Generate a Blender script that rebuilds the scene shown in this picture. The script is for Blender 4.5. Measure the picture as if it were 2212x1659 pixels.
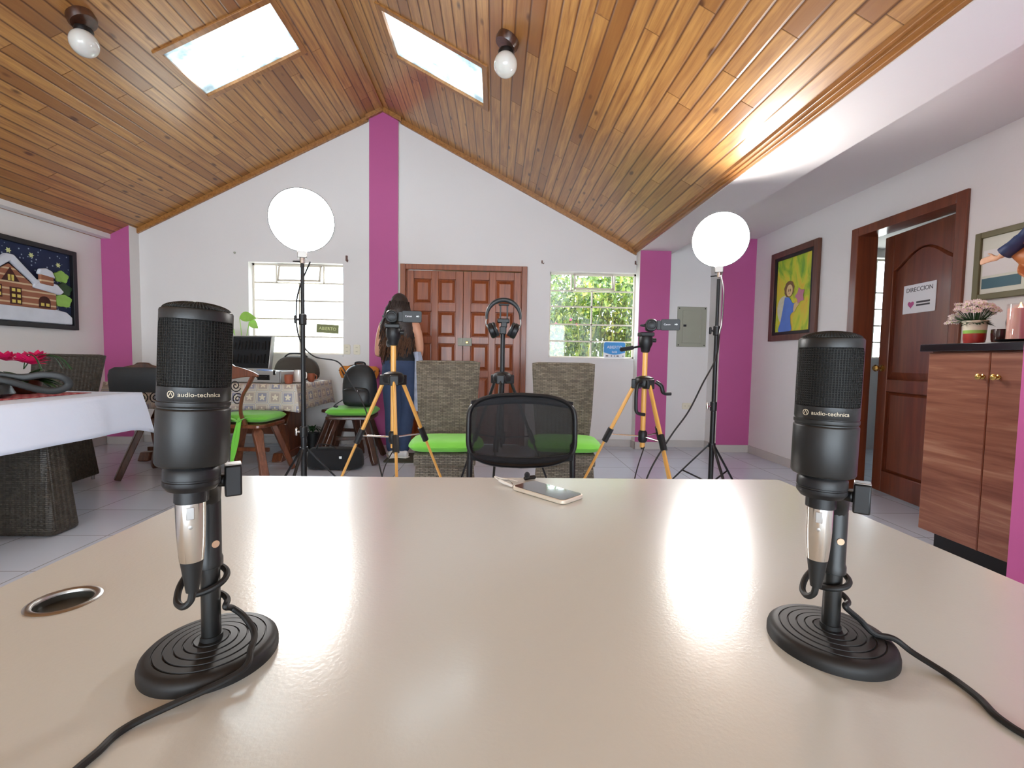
import bpy, bmesh, math, random
from mathutils import Vector, Matrix, Euler
random.seed(7)
PI = math.pi
for o in list(bpy.data.objects): bpy.data.objects.remove(o)
sc = bpy.context.scene
C = sc.collection

# ---------------------------------------------------------------- camera
FPX, YAW, PITCH, ROLL, EYE = 988.0, .0367, .0543, .0168, 1.02
def make_camera():
    cy, sy, cp, sp = math.cos(YAW), math.sin(YAW), math.cos(PITCH), math.sin(PITCH)
    fw = Vector((sy*cp, cy*cp, -sp)); r = Vector((cy, -sy, 0)); d = fw.cross(r)
    r2 = r*math.cos(ROLL) - d*math.sin(ROLL); d2 = r*math.sin(ROLL) + d*math.cos(ROLL)
    cam = bpy.data.cameras.new('camera'); o = bpy.data.objects.new('camera', cam); C.objects.link(o)
    up = -d2
    m = Matrix((r2, up, -fw)).transposed().to_4x4(); m.translation = Vector((0, 0, EYE))
    o.matrix_world = m
    cam.sensor_fit = 'HORIZONTAL'; cam.sensor_width = 36; cam.lens = FPX/2212*36
    cam.clip_start = .01; cam.clip_end = 200
    sc.camera = o
make_camera()
# ---------------------------------------------------------------- sky, sun, exposure
wd = bpy.data.worlds.new('sky'); sc.world = wd; wd.use_nodes = True
bg = wd.node_tree.nodes['Background']; bg.inputs[0].default_value = (.80, .91, 1, 1); bg.inputs[1].default_value = 6.2
sun = bpy.data.lights.new('sun', 'SUN'); sun.energy = 6; sun.angle = .02; sun.color = (1, .95, .86)
so = bpy.data.objects.new('sun', sun); C.objects.link(so)
so.rotation_euler = Vector((.25, .45, -.86)).to_track_quat('-Z', 'Y').to_euler()
LAMP = 52.0
vs = sc.view_settings
sc.display_settings.display_device = 'sRGB'
vs.view_transform = 'Standard'; vs.look = 'None'; vs.gamma = 1; vs.use_curve_mapping = False; vs.exposure = .9

# ---------------------------------------------------------------- materials
def lin(c):
    f = lambda v: v/12.92 if v <= .04045 else ((v+.055)/1.055)**2.4
    return tuple(f(v/255) for v in c[:3]) + (1,)
class NT:
    def __init__(s, name):
        s.m = bpy.data.materials.new(name); s.m.use_nodes = True; s.t = s.m.node_tree; s.n = s.t.nodes
        s.b = s.n['Principled BSDF']; s.out = s.n['Material Output']
    def new(s, ty, **k):
        n = s.n.new(ty)
        for a, v in k.items(): setattr(n, a, v)
        return n
    def l(s, a, b): s.t.links.new(a, b)
    def val(s, inp, v):
        if hasattr(v, 'links'): s.l(v, inp)
        else: inp.default_value = v
    def math(s, op, a, b=0, c=0):
        n = s.new('ShaderNodeMath', operation=op); s.val(n.inputs[0], a); s.val(n.inputs[1], b); s.val(n.inputs[2], c); return n.outputs[0]
    def mix(s, f, a, b, blend='MIX'):
        n = s.new('ShaderNodeMix', data_type='RGBA', blend_type=blend); s.val(n.inputs[0], f); s.val(n.inputs[6], a); s.val(n.inputs[7], b); return n.outputs[2]
    def coord(s, kind='Object', scale=(1, 1, 1)):
        t = s.new('ShaderNodeTexCoord'); mp = s.new('ShaderNodeMapping'); s.l(t.outputs[kind], mp.inputs[0]); mp.inputs[3].default_value = scale; return mp.outputs[0]
    def noise(s, vec, scale=5, detail=3, rough=.5, dist=0):
        n = s.new('ShaderNodeTexNoise'); s.l(vec, n.inputs['Vector']); n.inputs['Scale'].default_value = scale; n.inputs['Detail'].default_value = detail
        n.inputs['Roughness'].default_value = rough; n.inputs['Distortion'].default_value = dist; return n.outputs[0]
    def ramp(s, f, stops):
        n = s.new('ShaderNodeValToRGB'); s.l(f, n.inputs[0]); e = n.color_ramp.elements
        while len(e) < len(stops): e.new(.5)
        for x, (p, c) in zip(e, stops): x.position = p; x.color = c
        return n.outputs[0]
    def bump(s, h, strength=.3, dist=.002):
        n = s.new('ShaderNodeBump'); s.l(h, n.inputs['Height']); n.inputs['Strength'].default_value = strength; n.inputs['Distance'].default_value = dist
        s.l(n.outputs[0], s.b.inputs['Normal']); return n
BW = [(0, (0, 0, 0, 1)), (1, (1, 1, 1, 1))]
def mat(name, col, rough=.5, metal=0, var=.06, vs_=8, bump=0, bscale=60, bdist=.002, emit=0, coat=0, trans=0, spec=.5, sheen=0):
    t = NT(name); c = lin(col)
    v = t.coord()
    n = t.noise(v, vs_, 3)
    d = tuple(x*(1-var*2) for x in c[:3]) + (1,); u = tuple(min(1, x*(1+var*2)) for x in c[:3]) + (1,)
    t.l(t.mix(n, d, u), t.b.inputs['Base Color'])
    b = t.b.inputs; b['Roughness'].default_value = rough; b['Metallic'].default_value = metal; b['Specular IOR Level'].default_value = spec
    if coat: b['Coat Weight'].default_value = coat; b['Coat Roughness'].default_value = .08
    if sheen: b['Sheen Weight'].default_value = sheen
    if trans: b['Transmission Weight'].default_value = trans
    if emit: b['Emission Color'].default_value = c; b['Emission Strength'].default_value = emit
    if bump: t.bump(t.noise(v, bscale, 3), bump, bdist)
    return t.m
def wood(name, c1, c2, grain=0, rough=.35, scale=1., coat=.2, kind='Object', c3=None):
    t = NT(name); s = [22*scale]*3; s[grain] = 1.4*scale
    v = t.coord(kind, tuple(s)); n = t.noise(v, 1.6, 5, .62, .6)
    w = t.noise(t.coord(kind, tuple(x*.25 for x in s)), 1.3, 2)
    col = t.ramp(n, [(.3, lin(c1)), (.55, lin(c2)), (.72, lin(c3 or c2))])
    t.l(t.mix(t.math('MULTIPLY', w, .5), col, lin(c1)), t.b.inputs['Base Color'])
    t.b.inputs['Roughness'].default_value = rough; t.b.inputs['Coat Weight'].default_value = coat; t.b.inputs['Coat Roughness'].default_value = .15
    t.bump(n, .12, .002)
    return t.m
M = {}
M['wall'] = mat('white_plaster', (226, 222, 220), .75, var=.012, vs_=1.5, bump=.25, bscale=35, bdist=.003)
M['pink'] = mat('pink_paint', (184, 86, 142), .6, var=.02, vs_=2, bump=.15, bscale=40)
M['base_tile'] = mat('baseboard_tile', (196, 190, 186), .35, var=.04, vs_=6)
M['white_metal'] = mat('white_painted_steel', (214, 205, 190), .45, var=.03)
M['white'] = mat('white_plastic', (232, 230, 224), .4, var=.01)
M['cream'] = mat('cream_plastic', (226, 218, 196), .4, var=.01)
M['blk'] = mat('black_plastic', (17, 17, 19), .42, var=.1, spec=.4)
M['blkmatte'] = mat('matte_black_coating', (13, 14, 14), .42, var=.06, bump=.12, bscale=900, bdist=.0003)
M['blksoft'] = mat('black_rubber', (16, 17, 18), .55, var=.1)
M['blkfab'] = mat('black_fabric', (22, 24, 28), .85, var=.15, vs_=20, bump=.4, bscale=240, bdist=.002, sheen=.1)
M['blkleather'] = mat('dark_leather', (34, 38, 40), .45, var=.1, bump=.2, bscale=150)
M['chrome'] = mat('chrome', (214, 210, 204), .14, 1, var=.02)
M['steel'] = mat('brushed_steel', (170, 168, 165), .3, 1, var=.05)
M['alu'] = mat('aluminium', (206, 208, 206), .35, .7, var=.03)
M['brass'] = mat('brass', (196, 166, 96), .25, 1, var=.05)
M['gold'] = mat('gold_anodised_tube', (224, 168, 84), .4, 0, var=.04, coat=.2)
M['iron'] = mat('wrought_iron', (36, 33, 32), .5, .6)
M['green'] = mat('green_cushion_fabric', (112, 196, 62), .8, var=.06, bump=.4, bscale=160, sheen=.2)
M['leaf'] = mat('green_leaf', (96, 160, 60), .45, var=.25, vs_=14)
M['leafd'] = mat('dark_green_leaf', (34, 70, 34), .45, var=.25, vs_=14)
M['leafl'] = mat('light_green_leaf', (150, 200, 90), .45, var=.15, vs_=14)
M['magenta'] = mat('magenta_bracts', (214, 26, 96), .5, var=.2, vs_=20)
M['terra'] = mat('terracotta', (158, 84, 56), .6, var=.08)
M['skin'] = mat('skin', (206, 150, 120), .5, var=.05)
M['hair'] = mat('dark_brown_hair', (44, 30, 24), .5, var=.3, vs_=30, bump=.5, bscale=90, bdist=.005)
M['hairtip'] = mat('light_brown_hair_ends', (84, 56, 38), .5, var=.3, vs_=30)
M['denim'] = mat('blue_denim', (52, 68, 98), .85, var=.12, vs_=18, bump=.3, bscale=300)
M['denimlight'] = mat('washed_denim', (168, 176, 196), .85, var=.25, vs_=16, bump=.3, bscale=300)
M['cottonblack'] = mat('black_cotton', (26, 30, 36), .85, var=.1)
M['sneaker'] = mat('white_canvas', (226, 224, 224), .6, var=.03)
M['felt'] = mat('dark_grey_mat', (70, 70, 58), .95, var=.2, vs_=60, bump=.6, bscale=200)
M['paper'] = mat('white_paper', (232, 232, 236), .7, var=.01)
M['ink'] = mat('dark_ink', (70, 70, 76), .7, var=.02)
M['sofawhite'] = mat('ceramic_white', (232, 228, 222), .2, var=.01, coat=.4)
M['orange'] = mat('orange_fabric', (206, 128, 50), .8, var=.08)
M['granite'] = mat('black_granite', (18, 18, 24), .2, var=.5, vs_=220, coat=.3)
M['kick'] = mat('black_kickboard', (14, 14, 17), .5)
M['panelgrey'] = mat('grey_green_enamel', (158, 158, 142), .5, var=.03)
M['screen'] = mat('dark_glass_screen', (8, 8, 10), .03, var=0, spec=.8, coat=1)
M['phone'] = mat('pale_gold_case', (226, 216, 200), .28, .3, var=.01)
M['doorwood'] = wood('reddish_door_wood', (120, 58, 28), (158, 82, 42), 2, .38, .8, .25, c3=(176, 98, 52))
M['doorwood2'] = wood('dark_red_door_wood', (92, 44, 26), (122, 62, 36), 2, .3, .5, .3, c3=(138, 74, 42))
M['framewood'] = wood('door_frame_wood', (110, 54, 26), (148, 78, 38), 2, .38, .8, .25, c3=(160, 90, 46))
M['chairwood'] = wood('dark_stained_wood', (48, 28, 18), (84, 50, 34), 2, .3, 1., .4, c3=(98, 60, 42))
M['chairwood2'] = wood('reddish_stained_wood', (80, 40, 22), (124, 70, 42), 2, .3, 1., .4, c3=(140, 84, 52))
M['trimwood'] = wood('varnished_pine_trim', (128, 82, 40), (176, 120, 62), 1, .35, 1., .3, c3=(190, 134, 74))
M['picframe'] = wood('walnut_picture_frame', (74, 44, 34), (104, 64, 48), 2, .4, 1., .1)
M['cabwood'] = wood('rosewood_laminate', (112, 64, 48), (148, 98, 76), 1, .35, .8, .15, c3=(178, 134, 110))
M['cloth'] = mat('white_tablecloth', (222, 232, 250), .85, var=.02, vs_=4, bump=.2, bscale=30, bdist=.006)
M['runner'] = None
def m_ceiling():
    t = NT('varnished_pine_planks'); PW = .092
    tc = t.new('ShaderNodeTexCoord'); sp = t.new('ShaderNodeSeparateXYZ'); t.l(tc.outputs['Object'], sp.inputs[0])
    u, v = sp.outputs[0], sp.outputs[1]
    un = t.math('DIVIDE', u, PW); i = t.math('FLOOR', un); fr = t.math('FRACT', un)
    wn = t.new('ShaderNodeTexWhiteNoise', noise_dimensions='1D'); t.l(i, wn.inputs['W'])
    j = t.math('FLOOR', t.math('ADD', t.math('DIVIDE', v, 1.7), t.math('MULTIPLY', wn.outputs[0], 7)))
    cb = t.new('ShaderNodeCombineXYZ'); t.l(i, cb.inputs[0]); t.l(j, cb.inputs[1])
    w2 = t.new('ShaderNodeTexWhiteNoise', noise_dimensions='3D'); t.l(cb.outputs[0], w2.inputs['Vector'])
    # grain, offset by plank
    cg = t.new('ShaderNodeCombineXYZ'); t.l(t.math('MULTIPLY', u, 26), cg.inputs[0]); t.l(t.math('MULTIPLY', v, 1.5), cg.inputs[1]); t.l(t.math('MULTIPLY', w2.outputs[0], 50), cg.inputs[2])
    g = t.noise(cg.outputs[0], 1.5, 5, .6, .5)
    tone = t.ramp(w2.outputs[0], [(0, lin((150, 100, 52))), (.3, lin((190, 138, 76))), (.7, lin((206, 154, 88))), (1, lin((174, 122, 68)))])
    col = t.mix(t.ramp(g, [(.35, (0, 0, 0, 1)), (.75, (1, 1, 1, 1))]), tone, lin((144, 92, 50)))
    # knots
    ck = t.new('ShaderNodeCombineXYZ'); t.l(t.math('MULTIPLY', u, 7.5), ck.inputs[0]); t.l(t.math('MULTIPLY', v, 3.1), ck.inputs[1]); t.l(t.math('MULTIPLY', w2.outputs[0], 3), ck.inputs[2])
    vo = t.new('ShaderNodeTexVoronoi', feature='F1'); t.l(ck.outputs[0], vo.inputs['Vector']); vo.inputs['Scale'].default_value = 1.0
    kn = t.ramp(vo.outputs['Distance'], [(.07, (1, 1, 1, 1)), (.15, (0, 0, 0, 1))])
    col = t.mix(t.math('MULTIPLY', kn, .8), col, lin((70, 34, 16)))
    # groove and butt joints
    dg = t.math('MINIMUM', fr, t.math('SUBTRACT', 1, fr))
    gr = t.ramp(dg, [(.0, (0, 0, 0, 1)), (.10, (1, 1, 1, 1))])
    fj = t.math('FRACT', t.math('ADD', t.math('DIVIDE', v, 1.7), t.math('MULTIPLY', wn.outputs[0], 7)))
    gj = t.ramp(fj, [(.0, (0, 0, 0, 1)), (.003, (1, 1, 1, 1))])
    gg = t.math('MULTIPLY', gr, gj)
    col = t.mix(gg, lin((84, 46, 20)), col)
    t.l(col, t.b.inputs['Base Color'])
    t.b.inputs['Roughness'].default_value = .33; t.b.inputs['Coat Weight'].default_value = .35; t.b.inputs['Coat Roughness'].default_value = .16
    h = t.math('ADD', gg, t.math('MULTIPLY', g, .12))
    t.bump(h, .6, .004)
    return t.m
M['planks'] = m_ceiling()
def m_floor():
    t = NT('white_floor_tiles'); v = t.coord()
    br = t.new('ShaderNodeTexBrick'); t.l(v, br.inputs['Vector']); br.offset = 0
    br.inputs['Color1'].default_value = lin((210, 218, 232)); br.inputs['Color2'].default_value = lin((202, 210, 226)); br.inputs['Mortar'].default_value = lin((150, 150, 156))
    br.inputs['Scale'].default_value = 1; br.inputs['Mortar Size'].default_value = .0035; br.inputs['Brick Width'].default_value = .43; br.inputs['Row Height'].default_value = .43
    n = t.noise(v, 2.2, 4)
    t.l(t.mix(t.math('MULTIPLY', n, .25), br.outputs[0], lin((184, 188, 196))), t.b.inputs['Base Color'])
    t.b.inputs['Roughness'].default_value = .18
    return t.m
M['floor'] = m_floor()
def m_wicker(name, c1, c2):
    t = NT(name); v = t.coord('UV')
    br = t.new('ShaderNodeTexBrick'); t.l(v, br.inputs['Vector']); br.offset = .5
    br.inputs['Color1'].default_value = lin(c1); br.inputs['Color2'].default_value = lin(c2); br.inputs['Mortar'].default_value = lin((34, 29, 24))
    br.inputs['Scale'].default_value = 1; br.inputs['Mortar Size'].default_value = .0013; br.inputs['Mortar Smooth'].default_value = .8; br.inputs['Brick Width'].default_value = .034; br.inputs['Row Height'].default_value = .0105
    n = t.noise(v, 9, 3)
    t.l(t.mix(n, t.mix(.5, br.outputs[0], lin((30, 26, 22))), br.outputs[0]), t.b.inputs['Base Color'])
    t.b.inputs['Roughness'].default_value = .5
    w = t.new('ShaderNodeTexWave'); t.l(v, w.inputs[0]); w.inputs['Scale'].default_value = 10.6
    t.bump(t.math('ADD', t.math('SUBTRACT', 1, br.outputs['Fac']), t.math('MULTIPLY', w.outputs[1], .5)), 1, .006)
    return t.m
M['wicker'] = m_wicker('grey_brown_wicker', (150, 141, 124), (110, 102, 86))
M['wickerd'] = m_wicker('dark_brown_wicker', (84, 76, 64), (60, 53, 45))
def m_patterned():
    t = NT('patterned_tablecloth'); v = t.coord('UV'); S = .115
    sp = t.new('ShaderNodeSeparateXYZ'); t.l(v, sp.inputs[0])
    fx = t.math('FRACT', t.math('DIVIDE', sp.outputs[0], S)); fy = t.math('FRACT', t.math('DIVIDE', sp.outputs[1], S))
    ax = t.math('ABSOLUTE', t.math('SUBTRACT', fx, .5)); ay = t.math('ABSOLUTE', t.math('SUBTRACT', fy, .5))
    d = t.math('MAXIMUM', ax, ay)
    ck = t.new('ShaderNodeTexChecker'); t.l(v, ck.inputs[0]); ck.inputs['Scale'].default_value = 1/S
    ck.inputs[1].default_value = lin((176, 160, 150)); ck.inputs[2].default_value = lin((150, 148, 164))
    rr = t.math('SQRT', t.math('ADD', t.math('POWER', ax, 2), t.math('POWER', ay, 2)))
    an = t.math('ARCTAN2', t.math('SUBTRACT', fx, .5), t.math('SUBTRACT', fy, .5))
    pet = t.math('LESS_THAN', rr, t.math('ADD', .19, t.math('MULTIPLY', t.math('COSINE', t.math('MULTIPLY', an, 5)), .07)))
    col = t.mix(pet, ck.outputs[0], lin((222, 212, 190)))
    band = t.math('MULTIPLY', t.math('GREATER_THAN', d, .34), t.math('LESS_THAN', d, .41))
    col = t.mix(band, col, lin((206, 196, 178)))
    col = t.mix(t.math('GREATER_THAN', d, .45), col, lin((224, 220, 206)))
    col = t.mix(t.math('GREATER_THAN', d, .485), col, lin((150, 140, 130)))
    t.l(col, t.b.inputs['Base Color']); t.b.inputs['Roughness'].default_value = .5
    return t.m
M['patterned'] = m_patterned()
def m_runner():
    t = NT('red_woven_runner'); v = t.coord()
    w = t.new('ShaderNodeTexChecker'); t.l(v, w.inputs[0]); w.inputs['Scale'].default_value = 40
    w.inputs[1].default_value = lin((150, 40, 50)); w.inputs[2].default_value = lin((206, 140, 140))
    n = t.noise(v, 12)
    t.l(t.mix(n, w.outputs[0], lin((160, 60, 66))), t.b.inputs['Base Color']); t.b.inputs['Roughness'].default_value = .9
    return t.m
M['runner'] = m_runner()
def m_desk():
    t = NT('white_melamine_desktop'); v = t.coord()
    n = t.noise(v, 3, 3); t.l(t.mix(t.math('MULTIPLY', n, .5), lin((204, 208, 203)), lin((196, 200, 195))), t.b.inputs['Base Color'])
    t.b.inputs['Roughness'].default_value = .22; t.b.inputs['Coat Weight'].default_value = .5; t.b.inputs['Coat Roughness'].default_value = .15; t.b.inputs['Specular IOR Level'].default_value = .8
    t.bump(t.noise(v, 240, 3), .2, .0007)
    return t.m
M['desk'] = m_desk()
def m_glass(name, tint=(.9, .95, .95, 1), f=.12):
    t = NT(name); tr = t.new('ShaderNodeBsdfTransparent'); tr.inputs[0].default_value = tint
    gl = t.new('ShaderNodeBsdfGlossy'); gl.inputs['Roughness'].default_value = .03
    mx = t.new('ShaderNodeMixShader'); n = t.noise(t.coord(), 3)
    t.l(t.math('MULTIPLY_ADD', n, .04, f*.5), mx.inputs[0]); t.l(tr.outputs[0], mx.inputs[1]); t.l(gl.outputs[0], mx.inputs[2]); t.l(mx.outputs[0], t.out.inputs[0])
    return t.m
M['glass'] = m_glass('window_glass', (.97, .98, .98, 1), .06)
def m_skyglass():
    t = NT('dusty_skylight_glass'); tr = t.new('ShaderNodeBsdfTransparent'); tr.inputs[0].default_value = (.8, .85, .88, 1)
    tl = t.new('ShaderNodeBsdfTranslucent'); n = t.noise(t.coord(), 2.4, 5, .6)
    t.l(t.ramp(n, [(.38, (.20, .235, .25, 1)), (.52, (.5, .54, .55, 1)), (.62, (.95, .95, .93, 1))]), tl.inputs[0])
    mx = t.new('ShaderNodeMixShader'); t.l(t.ramp(n, [(.4, (.93, .93, .93, 1)), (.6, (1, 1, 1, 1))]), mx.inputs[0])
    t.l(tr.outputs[0], mx.inputs[1]); t.l(tl.outputs[0], mx.inputs[2]); t.l(mx.outputs[0], t.out.inputs[0]); return t.m
M['skyglass'] = m_skyglass()
def m_meshfab():
    t = NT('black_mesh_fabric'); tr = t.new('ShaderNodeBsdfTransparent'); tr.inputs[0].default_value = (1, 1, 1, 1)
    n = t.noise(t.coord(), 40); mx = t.new('ShaderNodeMixShader'); t.l(t.math('MULTIPLY_ADD', n, .06, .66), mx.inputs[0])
    t.b.inputs['Base Color'].default_value = lin((22, 22, 24)); t.b.inputs['Roughness'].default_value = .7
    t.l(tr.outputs[0], mx.inputs[1]); t.l(t.b.outputs[0], mx.inputs[2]); t.l(mx.outputs[0], t.out.inputs[0]); return t.m
M['meshfab'] = m_meshfab()
def m_hedge():
    t = NT('garden_leaves'); g = t.new('ShaderNodeNewGeometry')
    c = t.ramp(g.outputs['Random Per Island'], [(0, lin((34, 58, 20))), (.4, lin((70, 98, 30))), (.75, lin((112, 134, 44))), (1, lin((160, 158, 70)))])
    t.l(c, t.b.inputs['Base Color']); tl = t.new('ShaderNodeBsdfTranslucent'); t.l(c, tl.inputs[0]); mx = t.new('ShaderNodeMixShader'); mx.inputs[0].default_value = .3
    t.l(t.b.outputs[0], mx.inputs[1]); t.l(tl.outputs[0], mx.inputs[2]); t.l(mx.outputs[0], t.out.inputs[0]); return t.m
M['hedge'] = m_hedge()
def m_globe():
    t = NT('opal_glass_globe'); t.b.inputs['Base Color'].default_value = lin((216, 216, 210)); t.b.inputs['Roughness'].default_value = .12; t.b.inputs['Coat Weight'].default_value = .6
    t.b.inputs['Subsurface Weight'].default_value = .1; t.l(t.mix(t.noise(t.coord(), 20), lin((208, 208, 200)), lin((222, 222, 216))), t.b.inputs['Base Color']); return t.m
M['globe'] = m_globe()
def m_emit(name, col, st, rim=None):
    t = NT(name); e = t.new('ShaderNodeEmission'); e.inputs[0].default_value = lin(col); e.inputs[1].default_value = st
    n = t.noise(t.coord(), 4); t.l(t.mix(n, lin(col), lin(col)), e.inputs[0]); t.l(e.outputs[0], t.out.inputs[0]); return t.m
M['led'] = m_emit('lit_led_diffuser', (255, 251, 247), LAMP)
M['outground'] = mat('pale_paving', (214, 210, 200), .8, var=.04)

# ---------------------------------------------------------------- mesh builder
class MB:
    def __init__(s): s.v = []; s.f = []; s.mi = []; s.uv = {}
    def add(s, vs_, fs, mi=0, uvs=None):
        b = len(s.v); s.v += [tuple(x) for x in vs_]
        for k, f in enumerate(fs):
            s.f.append(tuple(b+i for i in f)); s.mi.append(mi)
            if uvs: s.uv[len(s.f)-1] = uvs[k]
        return s
    def box(s, x0, x1, y0, y1, z0, z1, X=None, mi=0, mis=None):
        vs_ = [Vector((x, y, z)) for z in (z0, z1) for y in (y0, y1) for x in (x0, x1)]
        if X: vs_ = [X @ v for v in vs_]
        fs = [(0, 2, 3, 1), (4, 5, 7, 6), (0, 1, 5, 4), (2, 6, 7, 3), (0, 4, 6, 2), (1, 3, 7, 5)]  # bottom top front(-y) back left right
        b = len(s.v); s.v += [tuple(v) for v in vs_]
        for k, f in enumerate(fs): s.f.append(tuple(b+i for i in f)); s.mi.append(mis[k] if mis else mi)
        return s
    def hexa(s, bot, top, mi=0):
        n = len(bot); s.add(list(bot)+list(top), [tuple(reversed(range(n))), tuple(range(n, 2*n))] + [(i, (i+1) % n, n+(i+1) % n, n+i) for i in range(n)], mi); return s
    def prism(s, poly, d0, d1, axis='y', X=None, mi=0):
        f = {'y': lambda p, d: Vector((p[0], d, p[1])), 'x': lambda p, d: Vector((d, p[0], p[1])), 'z': lambda p, d: Vector((p[0], p[1], d))}[axis]
        a = [f(p, d0) for p in poly]; b = [f(p, d1) for p in poly]
        if X: a = [X @ v for v in a]; b = [X @ v for v in b]
        return s.hexa(a, b, mi)
    def tube(s, pts, r, n=10, closed=False, flat=None, mi=0, round_end=False):
        P = [Vector(p) for p in pts]; m = len(P); R = [r]*m if not hasattr(r, '__len__') else list(r)
        if round_end and not closed:
            t0 = (P[0]-P[1]).normalized(); t1 = (P[-1]-P[-2]).normalized()
            A = [(P[0]+t0*R[0]*math.sin(a), R[0]*math.cos(a)) for a in (1.45, 1., .5)]
            B = [(P[-1]+t1*R[-1]*math.sin(a), R[-1]*math.cos(a)) for a in (.5, 1., 1.45)]
            P = [a for a, _ in A]+P+[b for b, _ in B]; R = [a for _, a in A]+R+[b for _, b in B]; m = len(P)
        T = []
        for i in range(m):
            if closed: t = P[(i+1) % m]-P[i-1]
            elif i == 0: t = P[1]-P[0]
            elif i == m-1: t = P[-1]-P[-2]
            else: t = (P[i+1]-P[i]).normalized()+(P[i]-P[i-1]).normalized()
            T.append(t.normalized() if t.length > 1e-9 else Vector((0, 0, 1)))
        up = Vector((0, 0, 1)) if abs(T[0].z) < .9 else Vector((1, 0, 0))
        N = (up - T[0]*up.dot(T[0])).normalized(); vs_ = []
        for i in range(m):
            N = (N - T[i]*N.dot(T[i]))
            N = N.normalized() if N.length > 1e-6 else T[i].orthogonal().normalized()
            Bn = T[i].cross(N)
            fa = flat if flat else 1
            for k in range(n):
                a = 2*PI*k/n; vs_.append(P[i] + (N*math.cos(a)*fa + Bn*math.sin(a))*R[i])
        fs = []
        for i in range(m if closed else m-1):
            for k in range(n):
                j = (i+1) % m; fs.append((i*n+k, i*n+(k+1) % n, j*n+(k+1) % n, j*n+k))
        if not closed: fs += [tuple(reversed(range(n))), tuple(range((m-1)*n, m*n))]
        return s.add(vs_, fs, mi)
    def lathe(s, prof, n=32, X=None, mi=0, uvr=None, a0=0, a1=2*PI, cap=True):
        full = abs(a1-a0-2*PI) < 1e-6; cap = cap and prof[0] != prof[-1]; cols = n if full else n+1
        vs_ = []; fs = []; uv = []
        for r, z in prof:
            for k in range(cols):
                a = a0+(a1-a0)*k/n; v = Vector((r*math.cos(a), r*math.sin(a), z)); vs_.append(X @ v if X else v)
        for i in range(len(prof)-1):
            for k in range(n):
                k2 = (k+1) % cols
                fs.append((i*cols+k, i*cols+k2, (i+1)*cols+k2, (i+1)*cols+k))
        if full and cap:
            if prof[0][0] > 1e-5: fs.append(tuple(reversed(range(n))))
            if prof[-1][0] > 1e-5: fs.append(tuple(range((len(prof)-1)*n, len(prof)*n)))
        return s.add(vs_, fs, mi)
    def cyl(s, p0, p1, r, n=16, r1=None, mi=0):
        return s.tube([p0, p1], [r, r1 if r1 is not None else r], n, mi=mi)
    def ell(s, c, r, n=16, m=10, X=None, mi=0):
        vs_ = []; fs = []
        r = r if hasattr(r, '__len__') else (r, r, r)
        for i in range(m+1):
            th = PI*i/m
            for k in range(n):
                a = 2*PI*k/n; v = Vector((r[0]*math.sin(th)*math.cos(a), r[1]*math.sin(th)*math.sin(a), r[2]*math.cos(th)))
                if X: v = X @ v
                vs_.append(v+Vector(c))
        for i in range(m):
            for k in range(n): fs.append((i*n+k, (i+1)*n+k, (i+1)*n+(k+1) % n, i*n+(k+1) % n))
        return s.add(vs_, fs, mi)
    def grid(s, fn, nu, nv, mi=0, closeu=False, uv=None):
        vs_ = [fn(u/nu, v/nv) for v in range(nv+1) for u in range(nu if closeu else nu+1)]; c = nu if closeu else nu+1
        fs = [(v*c+u, v*c+(u+1) % c, (v+1)*c+(u+1) % c, (v+1)*c+u) for v in range(nv) for u in range(nu)]
        return s.add(vs_, fs, mi)
    def loft(s, secs, n=24, mi=0, cap=True):
        # secs: (cx,cy,cz,rx,ry[,power])
        vs_ = []
        for q in secs:
            cx, cy, cz, rx, ry = q[:5]; p = q[5] if len(q) > 5 else 2
            for k in range(n):
                a = 2*PI*k/n; ca, sa = math.cos(a), math.sin(a)
                vs_.append((cx+rx*math.copysign(abs(ca)**(2/p), ca), cy+ry*math.copysign(abs(sa)**(2/p), sa), cz))
        m = len(secs); fs = [(i*n+k, i*n+(k+1) % n, (i+1)*n+(k+1) % n, (i+1)*n+k) for i in range(m-1) for k in range(n)]
        if cap: fs += [tuple(reversed(range(n))), tuple(range((m-1)*n, m*n))]
        return s.add(vs_, fs, mi)
    def build(s, name, m, parent=None, bev=0, smooth=True, angle=35, boxuv=False, remesh=0, sm=0, solid=0, sub=0, wire=0, loc=None, seg=2):
        me = bpy.data.meshes.new(name); me.from_pydata(s.v, [], s.f); me.validate(clean_customdata=False)
        ms = m if isinstance(m, (list, tuple)) else [m]
        for x in ms: me.materials.append(M[x] if isinstance(x, str) else x)
        if len(me.polygons) == len(s.mi): me.polygons.foreach_set('material_index', s.mi)
        bm = bmesh.new(); bm.from_mesh(me); bmesh.ops.recalc_face_normals(bm, faces=bm.faces) if not remesh else None; bm.to_mesh(me); bm.free()
        if boxuv:
            ul = me.uv_layers.new(name='UVMap')
            for p in me.polygons:
                nn = p.normal
                for li in p.loop_indices:
                    c = me.vertices[me.loops[li].vertex_index].co
                    if abs(nn.z) > .75: ul.data[li].uv = (c.x, c.y)
                    elif abs(nn.x) > abs(nn.y): ul.data[li].uv = (c.y, c.z)
                    else: ul.data[li].uv = (c.x, c.z)
        if smooth:
            me.shade_smooth()
            try: me.set_sharp_from_angle(angle=math.radians(angle))
            except Exception: pass
        o = bpy.data.objects.new(name, me); C.objects.link(o)
        if parent: o.parent = parent
        if loc: o.location = loc
        if remesh:
            r = o.modifiers.new('Remesh', 'REMESH'); r.mode = 'VOXEL'; r.voxel_size = remesh; r.use_smooth_shade = True
            if sm: q = o.modifiers.new('Smooth', 'SMOOTH'); q.iterations = sm; q.factor = .5
        if sub: q = o.modifiers.new('Subsurf', 'SUBSURF'); q.levels = sub; q.render_levels = sub
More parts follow.
